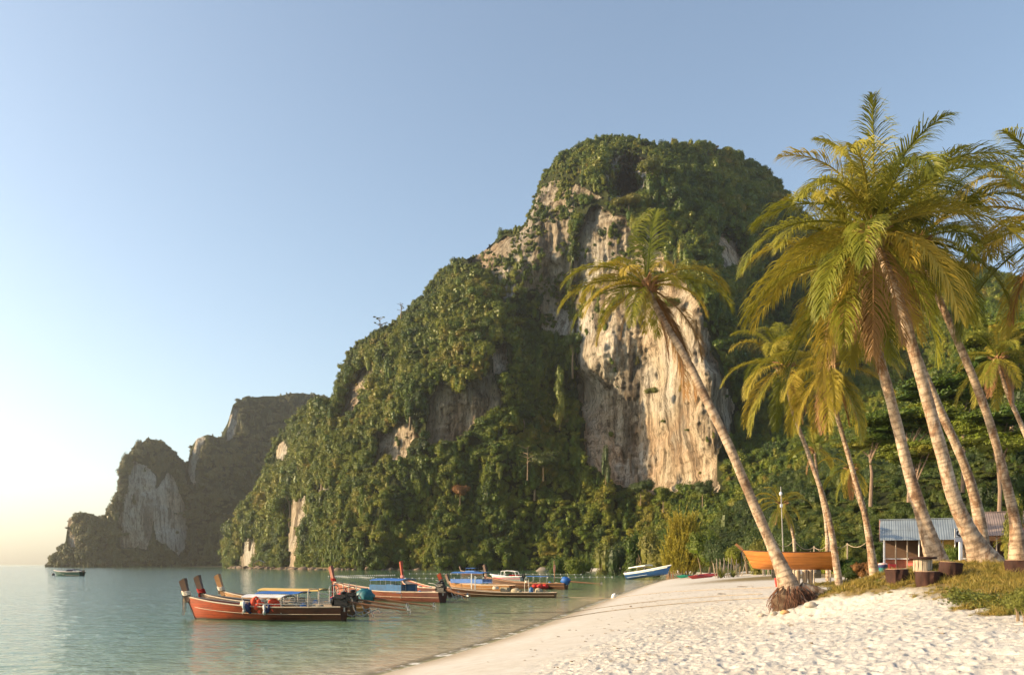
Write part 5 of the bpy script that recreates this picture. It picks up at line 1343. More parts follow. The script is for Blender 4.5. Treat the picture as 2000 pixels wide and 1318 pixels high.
rows = [(1095, 250, 11, 10, 'mid', 'leafy bush at the left end of the sand spit'), (1140, 235, 10, 9, 'mid', 'dark green bush beside the left end of the sand spit'), (1175, 215, 9, 9, 'gold', 'olive bush behind the left of the beached speedboat'),
        (1205, 200, 9, 8, 'deep', 'deep green bush just left of the speedboat canopy'), (1238, 185, 9.5, 9.5, 'mid', 'tall rounded bush right above the speedboat canopy'), (1268, 178, 8.5, 10, 'gold', 'golden bush left of the feathery casuarina'),
        (1300, 165, 6, 5, 'gold', 'low golden bush at the foot of the casuarina'), (1345, 150, 6.5, 6.0, 'gold', 'bright yellow green bush in front of the casuarina'), (1378, 140, 6, 7, 'mid', 'green bush right of the casuarina'),
        (1405, 132, 6, 6, 'deep', 'dark bush left of the pandanus row'), (1440, 120, 5, 4.6, 'mid', 'green bush behind the wooden prow'), (1470, 112, 6, 6.5, 'deep', 'dark leafy bush behind the wooden hull bow'),
        (1490, 100, 5, 3.6, 'gold', 'yellow bush right behind the wooden hull bow'), (1520, 96, 5, 4, 'deep', 'dark bush behind the middle of the wooden hull'), (1575, 92, 6, 4.2, 'deep', 'dark bush behind the stern half of the wooden hull'),
        (1625, 84, 5, 4.2, 'mid', 'green bush behind the pair of shorter palms')]
for px, d, w, h, kd, lab in rows: bush(px, d, w, h, kd, lab)
bush(1645, 48, 2.3, 1.75, 'mid', 'glossy green shrub hiding the stern of the wooden hull', k=0, group='shrubs among the palms')
bush(1672, 47, 1.6, 1.2, 'deep', 'dark low shrub beside the glossy green one', k=1, group='shrubs among the palms')
bush(1692, 46, 1.5, 1.3, 'russet', 'red leaved shrub left of the blue hut roof', group='shrubs among the palms')
bush(1668, 52, 1.7, 2.1, 'gold', 'yellow green shrub behind the glossy one', k=1, group='shrubs among the palms')
bush(1852, 40, 1.2, 1.7, 'mid', 'green shrub behind the square sign', k=1, group='shrubs among the palms')
bush(1958, 38, 1.7, 1.3, 'deep', 'deep green shrub between the two rightmost trunks', k=0, group='shrubs among the palms')
bush(1985, 34, 1.2, 2.9, 'gold', 'tall dry yellow shrub against the rightmost trunk', k=2, group='shrubs among the palms')
bush(1996, 14.8, .55, .60, 'gold', 'yellow green beach shrub at the right edge of the sand', k=0, group='shrubs among the palms')
bush(2010, 13.6, .5, .5, 'gold', 'low yellow beach shrub cut by the right edge', k=1, group='shrubs among the palms')

# feathery casuarina: upswept sprays of needle strands
def casuarina():
    d = 150; px = 1333; x = (px - 1000) / F * d; g0 = gz(x, d)
    root = empty('casuarina_tree', (x, d, g0)); tag(root, 'feathery golden casuarina with upswept sprays at the back of the beach', 'tree')
    m_ = MB(); m_.tube([(0, 0, -.3), (.1, 0, 4), (0, 0, 9)], [.22, .16, .04], 8); m_.build('trunk', BARK, root, True)
    g = np.random.default_rng(8); V = []; Fq = []
    for k in range(820):
        h = g.uniform(.6, 9.5); rmax = 4.3 * (1 - (h / 12.5)) ** .8 * (0.55 + .45 * min(1, h / 2)); a = g.uniform(0, 2 * PI); r = rmax * math.sqrt(g.random())
        b0 = np.array([r * math.cos(a), r * math.sin(a), h]); lean = np.array([.35 * math.cos(a) + .1, .35 * math.sin(a), 1.0]) + g.normal(size=3) * .12; L = g.uniform(1.6, 3.4)
        for j in range(34):
            t = g.random(); p = b0 + lean * L * t; dd = lean + g.normal(size=3) * .42; dd /= np.linalg.norm(dd); l_ = g.uniform(.3, .7) * (1.15 - t * .7)
            w = np.cross(dd, g.normal(size=3)); w = w / np.linalg.norm(w) * .06
            b = len(V); V += [p - w, p + w, p + dd * l_ + w * .3, p + dd * l_ - w * .3]; Fq.append((b, b + 1, b + 2, b + 3))
    o = bpy.data.objects.new('sprays', mesh_np('sprays', np.array(V), np.array(Fq), LEAF_C)); link(o, root)
LEAF_C = leaf_material('casuarina_needles', [(0.0, (0.20, 0.21, 0.02)), (0.5, (0.32, 0.29, 0.03)), (1.0, (0.40, 0.32, 0.05))], 0.35)
casuarina()

# spreading umbrella trees on the right hillside
def umbrella_tree(px, py, d, w, h, label, seed, tiers=4, kind=None):
    top = P(px, py, d); g = random.Random(seed)
    root = empty('umbrella_tree', (top.x, d, top.z - h)); tag(root, label, 'tree', 'spreading trees on the right hillside')
    m_ = MB(); m_.tube([(0, 0, -2), (.2, 0, h * .3), (-.1, .1, h * .62)], [.30, .22, .16], 8)
    tips = []
    for k in range(tiers * 2):
        a = g.uniform(0, 6.28); r = w / 2 * g.uniform(.25, .75); zz = h * g.uniform(.66, .97)
        p = Vector((r * math.cos(a), r * math.sin(a), zz)); tips.append(p)
        m_.tube([(-.05, .05, h * g.uniform(.42, .6)), p * .6 + Vector((0, 0, h * .28)), p], [.11, .07, .025], 6)
    m_.build('trunk', plain('pale_trunk', (0.20, 0.14, 0.10), .9, scale=4), root, True)
    for k, p in enumerate(tips):
        o = bpy.data.objects.new('canopy_layer', UMB[k % 2]); link(o, root); o.location = p; q = w * g.uniform(.20, .34); o.scale = (q, q, q * .9); o.rotation_euler = (g.uniform(-.12, .12), g.uniform(-.12, .12), g.uniform(0, 6))
for a in [(1880, 735, 120, 15, 15, 'broad umbrella tree with pale forked limbs behind the slender curved palm', 1), (1775, 795, 112, 11, 11, 'low spreading umbrella tree between the two broad palm trunks', 2),
          (1975, 640, 115, 15, 14, 'golden topped umbrella tree highest at the right edge', 3), (1790, 860, 104, 9, 10, 'small spreading tree behind the hut roof ridge', 4), (1950, 800, 100, 12, 14, 'dark spreading tree at the right above the rusty roof', 5),
          (1700, 840, 118, 8, 9, 'rounded spreading tree left of the broad palm trunks', 6)]:
    umbrella_tree(*a)
# a few marked trees on the mountain
def lone(px, py, d, w, h, kind, label, k=0):
    p = P(px, py, d); root = empty('jungle_tree', (p.x, p.y - 6, p.z - h * .34)); tag(root, label, 'tree', 'marked trees on the mountain')
    o = bpy.data.objects.new('crown', BUSH[kind][k % len(BUSH[kind])]); link(o, root); o.scale = (w / 2, w / 2, h * .5); o.location = (0, 0, h * .34)
    m_ = MB(); m_.tube([(0, 0, -h * .5), (0, 0, h * .3)], [.2, .12], 6); m_.build('trunk', BARK, root, True)
def skeleton_tree(px, py, d, h, label, seed):
    p = P(px, py, d); root = empty('bare_tree', p); tag(root, label, 'tree', None); g = random.Random(seed); m_ = MB(); m_.tube([(0, 0, -3), (.2, 0, h * .5), (0, 0, h)], [.35, .2, .06], 6)
    lv = []
    for k in range(14):
        z = h * g.uniform(.3, .98); a = g.uniform(0, 6.28); L = h * g.uniform(.2, .42); q = Vector((L * math.cos(a), L * math.sin(a), z + L * .3)); m_.tube([(0.1, 0, z), q], [.16, .07], 5); lv.append(q)
    m_.build('trunk', BARK, root, True)
    for q in lv:
        o = bpy.data.objects.new('leaf_cluster', far_crowns[6]); link(o, root); o.location = q; o.scale = (h * .085,) * 3
lone(900, 962, 392, 9, 9, 'russet', 'russet brown tree low on the mountain above the moored boats')
lone(1092, 770, 400, 9, 22, 'mid', 'tall pointed tree standing against the shaded cliff', 2)
lone(1060, 900, 385, 18, 12, 'deep', 'broad dark tree crown left of the foot of the big cliff face', 1)
lone(1180, 905, 372, 6, 12, 'deep', 'narrow dark tree rising against the bottom left of the big cliff face', 2)
lone(1247, 955, 350, 11, 9, 'deep', 'round dark tree against the bottom of the big cliff face')
lone(1365, 955, 318, 9, 9, 'deep', 'round dark tree at the bottom right of the big cliff face', 1)
lone(1290, 970, 335, 8, 8, 'mid', 'small green tree below the middle of the big cliff face', 1)
lone(1315, 600, 366, 10, 8, 'mid', 'bush clinging high on the right of the big cliff face', 0)
lone(1270, 770, 372, 7, 5, 'gold', 'bush clinging to the middle of the big cliff face')
lone(1270, 345, 418, 15, 12, 'gold', 'golden tree right of the cave mouth near the summit', 1)
lone(1225, 405, 402, 16, 7, 'gold', 'golden bushes on the ledge below the cave mouth')
skeleton_tree(742, 650, 486, 10, 'nearly bare forked tree standing on the skyline of the left ridge', 3)
skeleton_tree(783, 612, 470, 5, 'small bare tree on the skyline right of the forked one', 5)
skeleton_tree(1030, 925, 372, 12, 'pale bare trunk standing out on the lower slope', 8)

# ------------------------------------------------------------------ rocks at the waterline
STONE = plain('shore_stone', (0.15, 0.11, 0.08), .9, scale=.8, var=.5, bmp=.8)
STONE_P = plain('pale_stone', (0.42, 0.37, 0.30), .9, scale=2, var=.3, bmp=.8)
def rock_mesh(seed, mat, sq=(1, 1, .7)):
    random.seed(seed); m_ = MB(); m_.ball((0, 0, 0), 1, 12, 8, sq); g = []
    for v in m_.v:
        v = Vector(v); n_ = float(noise3(v.x * 1.3 + seed, v.y * 1.3, v.z * 1.3)); g.append(tuple(v * (1 + .35 * n_)))
    m_.v = g; return m_.data('rock', mat, True)
RKS = [rock_mesh(k, STONE, (1, .8, .5 + .1 * k)) for k in range(4)]
L_ = LINE; acc = []
for (ax, ay), (bx, by) in zip(L_[:-1], L_[1:]):
    if ay < 345 or ay > 800: continue
    n_ = int(math.hypot(bx - ax, by - ay) / 3.0)
    for k in range(max(n_, 1)): t = (k + random.random()) / max(n_, 1); acc.append((ax + (bx - ax) * t, ay + (by - ay) * t))
for k, (x, y) in enumerate(acc[:150]):
    o = bpy.data.objects.new('shore_rock', RKS[k % 4]); link(o); s_ = random.uniform(.6, 1.9); o.location = (x + random.uniform(-1.5, 1.5), y + random.uniform(-3.5, .5), random.uniform(-.2, .4) * s_)
    o.scale = (s_ * 1.3, s_, s_); o.rotation_euler = (0, 0, random.uniform(0, 6)); tag(o, 'dark wet rock lying at the foot of the cliff along the waterline', 'rock', 'rocks along the foot of the cliff')
random.seed(99)
V_ = P(1062, 1106, 330); o = bpy.data.objects.new('boulder', rock_mesh(9, plain('grey_boulder', (.2, .17, .14), .9, scale=.8, var=.4, bmp=.8))); link(o); o.location = (V_.x, V_.y, .2); o.scale = (3.2, 2.4, 2.0); tag(o, 'big pale boulder at the waterline behind the white dinghy', 'rock')
for k, (px, lab) in enumerate([(522, 'low pale shelter on the rocks at the foot of the left cliff')]):
    p = P(px, 0, 520); root = empty('shelter', (p.x, p.y - 16, .3)); tag(root, lab, 'shelter')
    m_ = MB(); m_.sheet([[(x, y, 5.2 - abs(x) * .5) for y in (-2, 2)] for x in (-3.2, 0, 3.2)], .1); m_.build('roof', plain('grey_tin', (.45, .47, .5), .5, .3, scale=2), root)
    for x in (-3, 3):
        for y in (-1.8, 1.8): m_ = MB(); m_.bar((x, y, -1), (x, y, 3.7), .25); m_.build('post', PALEWOOD, root)
    m_ = MB(); m_.box((0, 0, 1.4), (6, 3, .3)); m_.build('deck', REDWOOD, root)

# ------------------------------------------------------------------ things on the sand and under the palms
def on_px(px, py, dmax=70, dmin=7.0):
    """Where the line of sight through photo pixel (px, py) meets the ground."""
    ds = np.geomspace(dmin, dmax, 500); xs = (px - 1000) / F * ds; zs = CAMZ - (py - HZ) / F * ds; gg = ground_z(xs, ds)
    hit = np.where(gg >= zs)[0]
    k = hit[0] if len(hit) else int(np.argmin(np.abs(zs - gg)))
    return Vector((xs[k], ds[k], float(gg[k])))

STUMPW = plain('red_brown_log', (0.038, 0.014, 0.009), .85, scale=7, stretch=(1, 1, .3), var=.8, bmp=.6); STUMPT = plain('sawn_log_top', (0.36, 0.24, 0.16), .8, scale=9, var=.35, bmp=.3)
DRUM = plain('weathered_drum', (0.42, 0.34, 0.25), .85, scale=7, stretch=(1, 1, .2), var=.4, bmp=.5)
def stool(px, py, wpx, hpx, label, tilt=0.0, flare=1.0):
    p = on_px(px, py, 34); w = .84 * wpx / F * p.y / 2; h = .86 * hpx / F * p.y
    root = empty('log_stool', p); root.rotation_euler = (0, tilt, 0); tag(root, label, 'stool', 'log stools round the drum table')
    m_ = MB(); m_.lathe([(w * (.9 + .1 * t) / (flare if t < .5 else 1), -.15 + (h + .15) * t) for t in np.linspace(0, 1, 8)], 36); m_.v = [tuple(Vector((v[0] * q_, v[1] * q_, v[2])) ) for v in m_.v for q_ in [1 + .16 * float(noise3(math.atan2(v[1], v[0]) * 2.6, v[2] * 3 + px, 1.0)) + .04 * float(noise3(math.atan2(v[1], v[0]) * 11, v[2] * 9, px))]]; m_.build('seat_log', STUMPW, root, True)
    m_ = MB(); m_.lathe([(w * .93, h), (w * .93, h + .012), (w * .5, h + .016)], 22); m_.build('sawn_top', STUMPT, root)
    return p
stool(1751, 1134, 50, 26, 'flat red brown log stool leftmost by the drum table')
stool(1811, 1139, 54, 26, 'wide red brown log stool in front of the drum table')
stool(1855, 1128, 50, 34, 'tall tilted red brown log stool right of the drum table', .10, 1.08)
stool(1992, 1118, 62, 28, 'red brown log stool by the right edge beyond the broad palm')
p = on_px(1802, 1117, 34); q = p.y / F
root = empty('drum_table', p); tag(root, 'round table made of a weathered drum with a thick dark top', 'table')
m_ = MB(); m_.lathe([(17 * q, -.1), (16.5 * q, .05), (15.5 * q, 12 * q), (16.5 * q, 24 * q)], 22); m_.build('drum', DRUM, root, True)
for k in range(14):
    a = k * 2 * PI / 14; m_ = MB(); m_.bar((16.4 * q * math.cos(a), 16.4 * q * math.sin(a), 0), (16.3 * q * math.cos(a), 16.3 * q * math.sin(a), 23 * q), 5.2 * q, .02); o = m_.build('stave', DRUM, root); 
m_ = MB(); m_.lathe([(23 * q, 24 * q), (25 * q, 25 * q), (25 * q, 27.5 * q), (23 * q, 28.5 * q)], 26, jit=.04); m_.build('table_top', STUMPW, root, True)

# tsunami warning style sign: white plate, dark disc with a white wave curl, small caption panel
p = P(1876, 1095, 27.5); g0 = gz(p.x, p.y)
root = empty('sign_post', (p.x, p.y, g0)); tag(root, 'white post carrying a small square black and white sign', 'sign'); zz = lambda py: CAMZ - (py - HZ) / F * p.y - g0
SIGN_K = plain('sign_black', (.02, .02, .03), .5, scale=3, bmp=0); SIGN_W = plain('sign_white', (.74, .74, .76), .4, scale=3, var=.06, bmp=0); SIGN_G = plain('sign_grey_blue', (.33, .33, .42), .5, scale=3, bmp=0)
m_ = MB(); m_.bar((0, 0, -.2), (0, 0, zz(1057)), .085); m_.build('post', SIGN_W, root)
W_ = 11 / F * p.y; zc = (zz(1032) + zz(1050)) / 2; hh = (zz(1032) - zz(1050)) / 2; xo = -.04
m_ = MB(); m_.box((xo, -.06, zc), (2 * W_, .02, 2 * hh)); m_.build('sign_plate', SIGN_W, root)
for (cx, cz, sx, sz) in ((xo, zc + hh - .012, 2 * W_, .02), (xo, zc - hh + .012, 2 * W_, .02), (xo - W_ + .01, zc, .02, 2 * hh - .05), (xo + W_ - .01, zc, .02, 2 * hh - .05)):
    m_ = MB(); m_.box((cx, -.073, cz), (sx, .006, sz)); m_.build('sign_border', SIGN_K, root)
m_ = MB(); n_ = 18; m_.add([(xo + .75 * W_ * math.cos(2 * PI * k / n_), -.0745, zc + .78 * hh * math.sin(2 * PI * k / n_)) for k in range(n_)], [tuple(range(n_))]); m_.build('symbol_disc', SIGN_K, root)
m_ = MB(); pts = [(xo + .05 * W_ + .48 * W_ * math.cos(t), -.0775, zc - .05 * hh + .48 * hh * math.sin(t)) for t in np.linspace(-.5, 3.6, 12)] ; m_.add(pts, [tuple(range(len(pts)))]); m_.build('wave_symbol', SIGN_W, root)
zb = (zz(1051.5) + zz(1058)) / 2; hb = (zz(1051.5) - zz(1058)) / 2
m_ = MB(); m_.box((xo, -.06, zb), (2 * W_, .02, 2 * hb)); m_.build('caption_panel', SIGN_G, root)
m_ = MB()
for k in range(2): m_.box((xo, -.072, zb + hb * (.35 - .7 * k)), (1.6 * W_, .004, hb * .25))
m_.build('caption_bars', SIGN_W, root)
p = P(1874, 1101, 27.2); root = empty('board', (p.x, p.y, gz(p.x, p.y))); m_ = MB(); m_.box((0, 0, .16), (.40, .04, .30), Matrix.Rotation(-.2, 3, 'X')); m_.build('plank_face', plain('orange_board', (.42, .20, .08), .8, scale=6, stretch=(.3, 1, 1)), root); m_ = MB(); m_.bar((-.15, .15, -.05), (-.15, .0, .3), .03); m_.build('prop', BARK, root); tag(root, 'plain orange brown board leaning at the foot of the sign post', 'board')
# bin
p = on_px(1724, 1104, 40); root = empty('rubbish_bin', p); tag(root, 'teal and navy bin with a white and red lid beside the short palm trunk', 'bin'); s_ = p.y / F
m_ = MB(); m_.lathe([(5 * s_, -.05), (6 * s_, 1 * s_), (7.5 * s_, 11 * s_)], 14); m_.build('lower_body', plain('teal_plastic', (.01, .16, .17), .5, scale=6), root, True)
m_ = MB(); m_.lathe([(7.8 * s_, 11 * s_), (8.3 * s_, 17 * s_)], 14); m_.build('rim_band', NAVY_C, root, True)
m_ = MB(); m_.lathe([(8.5 * s_, 17 * s_), (8.6 * s_, 19 * s_), (6 * s_, 20.5 * s_)], 14); m_.build('lid', plain('pinkish_lid', (.6, .4, .42), .5, scale=6), root, True)

# wooden hull resting on chocks
hb_ = P(1474, 0, 48.5); hs_ = P(1634, 0, 47.5); d_ = hb_ - hs_; L = d_.length; zk = 2.02
gzh = gz((hb_.x + hs_.x) / 2, 48)
root = empty('wooden_hull', (hs_.x, hs_.y, CAMZ - (1112 - HZ) / F * 48 + .17)); root.rotation_euler = (0, 0, math.atan2(d_.y, d_.x)); tag(root, 'unpainted honey coloured wooden boat hull propped up on the sand', 'boat')
HONEY = plain('honey_planks', (0.50, 0.18, 0.035), .5, scale=4, stretch=(.2, 1, 2.5), var=.35, bmp=.2, coat=.2)
rows_h = hull_points(L, 1.7, .80, .16, .17, .62, 28, stern=.75); inn_h = hull_points(L, 1.7, .80, .16, .17, .62, 28, inset=.05, stern=.75)
m_ = MB(); hull_mesh(m_, rows_h, inn_h); m_.build('hull_shell', HONEY, root, True)
for side in (0, 12):          # clinker planks proud of the shell
    for k in range(5):
        sg_ = -1 if side == 0 else 1; a_, b2_ = (k, k + 1) if side == 0 else (12 - k, 11 - k)
        m_ = MB(); m_.sheet([[r[a_] + Vector((0, sg_ * (.012 + .014), -.004)), r[b2_] + Vector((0, sg_ * .030, .012))] for r in rows_h], .0); m_.sheet([[r[b2_] + Vector((0, sg_ * .030, .012)), r[b2_] + Vector((0, sg_ * .006, .008))] for r in rows_h]); m_.build('plank', HONEY, root)
for k in (0, -1): m_ = MB(); m_.tube([r[k] + Vector((0, 0, .015)) for r in rows_h], .032, 6); m_.build('gunwale', DARKWOOD, root, True)
tip = (rows_h[-1][0] + rows_h[-1][-1]) / 2
m_ = MB(); m_.bar(tip + Vector((-.1, 0, -.1)), tip + Vector((.42, 0, .40)), .09, .14); m_.build('prow', PALEWOOD, root)
m_ = MB()
for k in range(4): m_.sheet([[(tip.x + .05 + .01 * k, -.06 + .03 * k, tip.z - z), (tip.x + .07, -.03 + .03 * k, tip.z - z)] for z in (0, .25, .6 + .05 * k)], .008)
m_.build('ribbon', NAVY_C, root)
for x in (L * .22, L * .74):
    m_ = MB(); m_.box((x, 0, -.30), (.22, .7, .26)); m_.box((x + .03, 0, -.50), (.34, .5, .3)); o = m_.build('chock', REDWOOD); o.parent = None; o.matrix_world = Matrix.Translation(root.location) @ Matrix.Rotation(root.rotation_euler.z, 4, 'Z')
    tag(o, 'red brown timber chock under the %s of the wooden hull' % ('stern' if x < L / 2 else 'bow'), 'chock', 'chocks under the wooden hull')

GREYST_ = plain('grey_pole', (.26, .25, .24), .6, scale=4)
# flag pole with lamp, rope fence
p = P(1532, 0, 52); g0 = gz(p.x, p.y); root = empty('flag_pole', (p.x, p.y, g0)); tag(root, 'thin grey metal pole with a white lamp standing behind the wooden hull', 'pole')
m_ = MB(); m_.tube([(0, 0, 0), (-.23, 0, CAMZ + 152 / F * 52 - g0)], [.045, .03], 8); m_.build('pole', GREYST_, root, True)
zl = CAMZ + 138 / F * 52 - g0; m_ = MB(); m_.ball((-.26, -.1, zl), .10, 10, 7, (1, 1, 1.3)); m_.build('lamp', SIGN_W, root, True); m_ = MB(); m_.bar((-.2, 0, zl + .1), (-.26, -.1, zl + .1), .03); m_.build('bracket', METAL, root)
m_ = MB(); m_.box((-.22, -.08, zl - .75), (.14, .1, .2)); m_.build('junction_box', SIGN_W, root)
rf = empty('rope_fence', (0, 0, 0)); tag(rf, 'white rope sagging between slim posts behind the wooden hull', 'fence')
PO = [(1515, 1056, 51), (1551, 1052, 51), (1590, 1066, 51), (1622, 1052, 50), (1655, 1060, 50), (1700, 1048, 48)]
prev = None
for px, py, d in PO:
    t_ = P(px, py, d); m_ = MB(); m_.tube([(t_.x, t_.y, gz(t_.x, t_.y) - .2), t_], [.045, .04], 7); m_.build('post', DRUM, rf, True)
    if prev is not None:
        m_ = MB(); m_.tube([prev.lerp(t_, k / 10) - Vector((0, 0, .05 + .36 * 4 * (k / 10) * (1 - k / 10))) for k in range(11)], .015, 6); m_.build('rope', DRUM, rf, True)
    prev = t_
# pots behind the hull
for k, px in enumerate((1518, 1527, 1558, 1572, 1583)):
    p = P(px, 0, 49.8); m_ = MB(); m_.lathe([(.10, 0), (.15, .12), (.16, .34), (.13, .36)], 12); o = m_.build('clay_pot', RED_C if k < 2 else DRUM, None, True); o.location = (p.x, p.y, CAMZ + (HZ - 1085) / F * 49.8 - .3)
    o.location.z = gz(p.x, p.y); o.scale = (1, 1, 2.6); tag(o, ('red' if k < 2 else 'tan') + ' tall clay pot behind the hull, number %s from its bow' % ['one', 'two', 'three', 'four', 'five'][k], 'pot', 'pots behind the wooden hull')
# stakes
def stakes(px0, px1, d, h, n, label, mat, lean=.12):
    root = empty('stake_fence', P(px0, 0, d)); root.location.z = gz(root.location.x, d); tag(root, label, 'fence')
    for k in range(n):
        x = (px1 - px0) / F * d * (k + random.uniform(-.3, .3)) / (n - 1); hh = h * random.uniform(.6, 1.1); gg = gz(root.location.x + x, d) - root.location.z
        m_ = MB(); m_.tube([(x, random.uniform(-.2, .2), gg - .2), (x + random.gauss(0, lean) * hh, 0, gg + hh)], [.05, .035], 6); m_.build('stake', mat, root)
GREYST = plain('grey_stakes', (.33, .27, .21), .9, scale=5)
stakes(1398, 1446, 95, 2.1, 22, 'row of leaning grey stakes left of the wooden hull', GREYST)
stakes(1490, 1512, 90, 2.3, 8, 'short row of upright stakes behind the hull bow', GREYST, .05)
stakes(1302, 1345, 150, 2.2, 18, 'row of small reddish stakes below the casuarina', plain('red_stakes', (.36, .16, .09), .9, scale=5))
# beach stuff near the bushes
def long_boat_small(px, d, L, mat, label, rz):
    p = P(px, 0, d); root = empty('kayak', (p.x, d, gz(p.x, d) + .1), rz); tag(root, label, 'kayak')
    m_ = MB(); m_.tube([(L * (t - .5), 0, .18 * (2 * t - 1) ** 4) for t in np.linspace(0, 1, 11)], [.04, .16, .26, .32, .34, .34, .34, .32, .26, .16, .04], 8); m_.build('hull', mat, root, True)
    m_ = MB(); m_.box((0, 0, .28), (L * .25, .36, .1)); m_.build('cockpit', NAVY_C, root)
long_boat_small(1343, 128, 3.6, plain('green_kayak', (.02, .25, .14), .5, scale=3), 'green kayak lying below the yellow bush', .1)
long_boat_small(1368, 105, 3.4, plain('red_kayak', (.35, .04, .03), .5, scale=3), 'red kayak lying on the sand in front of the stakes', .2)
long_boat_small(1388, 112, 3.0, plain('dark_red_kayak', (.22, .03, .03), .5, scale=3), 'dark red kayak behind the bright red one', -.2)
for k, (px, py, L, w, lab) in enumerate([(1563, 1120, .9, .07, 'grey driftwood log beside the stern of the wooden hull'), (1600, 1118, .7, .05, 'short driftwood piece right of the grey log'), (1452, 1146, .8, .035, 'thin stick of driftwood on the open sand left of the leaning palm'), (1410, 1160, .5, .03, 'small stick on the sand further left')]):
    p = on_px(px, py, 70); m_ = MB(); m_.tube([(-L / 2, 0, w * .6), (-.1, .06, w), (L * .2, -.03, w * .8), (L / 2, .05, w * .5)], [w * .7, w, w * .9, w * .4], 7); o = m_.build('driftwood', GREYST, None, True); o.location = p; o.rotation_euler = (0, 0, random.uniform(-.3, .3)); tag(o, lab, 'driftwood')
for k, (px, py, r, mt, lab) in enumerate([(1583, 1186, .17, STONE_P, 'grey stone against the root ball of the leaning palm'), (1487, 1203, .09, STONE_P, 'small pale stone left of the root ball'), (1533, 1199, .12, plain('orange_stone', (.5, .27, .12), .8, scale=4), 'orange stone under the root ball'),
                                         (1512, 1200, .10, STONE_P, 'cream stone under the root ball'), (1469, 1148, .06, STONE_P, 'little stone lying on the open sand'), (1232, 1185, .06, STONE, 'dark pebble on the smooth wet sand')]):
    p = on_px(px, py, 60); o = bpy.data.objects.new('stone', rock_mesh(20 + k, mt)); link(o); o.location = p + Vector((0, 0, r * .3)); o.scale = (r * 1.2, r, r * .9); tag(o, lab, 'stone')

# ------------------------------------------------------------------ beach hut
def corr_sheet(a, b, c, d_, n=10, amp=.010):
    """Corrugated sheet: a,b along the ridge, d_,c along the eave."""
    a, b, c, d_ = map(Vector, (a, b, c, d_)); nrm = (b - a).cross(d_ - a).normalized(); rws = []
    for i in range(n * 4 + 1):
        t = i / (n * 4); o = nrm * amp * math.sin(i * PI / 2)
        rws.append([a.lerp(b, t) + o, d_.lerp(c, t) + o])
    m_ = MB(); m_.sheet(rws); return m_
TIN = plain('blue_grey_tin', (0.24, 0.29, 0.335), .45, .35, scale=1.3, stretch=(1, 1, .4), var=.25, bmp=.05); TINR = plain('rusty_tin', (0.20, 0.16, 0.15), .6, .2, scale=1.1, stretch=(1, 1, .4), var=.45, bmp=.05)
TINRR = plain('rust_streaked_tin', (0.30, 0.12, 0.08), .7, .2, scale=1.1, stretch=(1, 1, .4), var=.5, bmp=.05)
hx0, hx1 = P(1727, 0, 60).x, P(1882, 0, 56).x
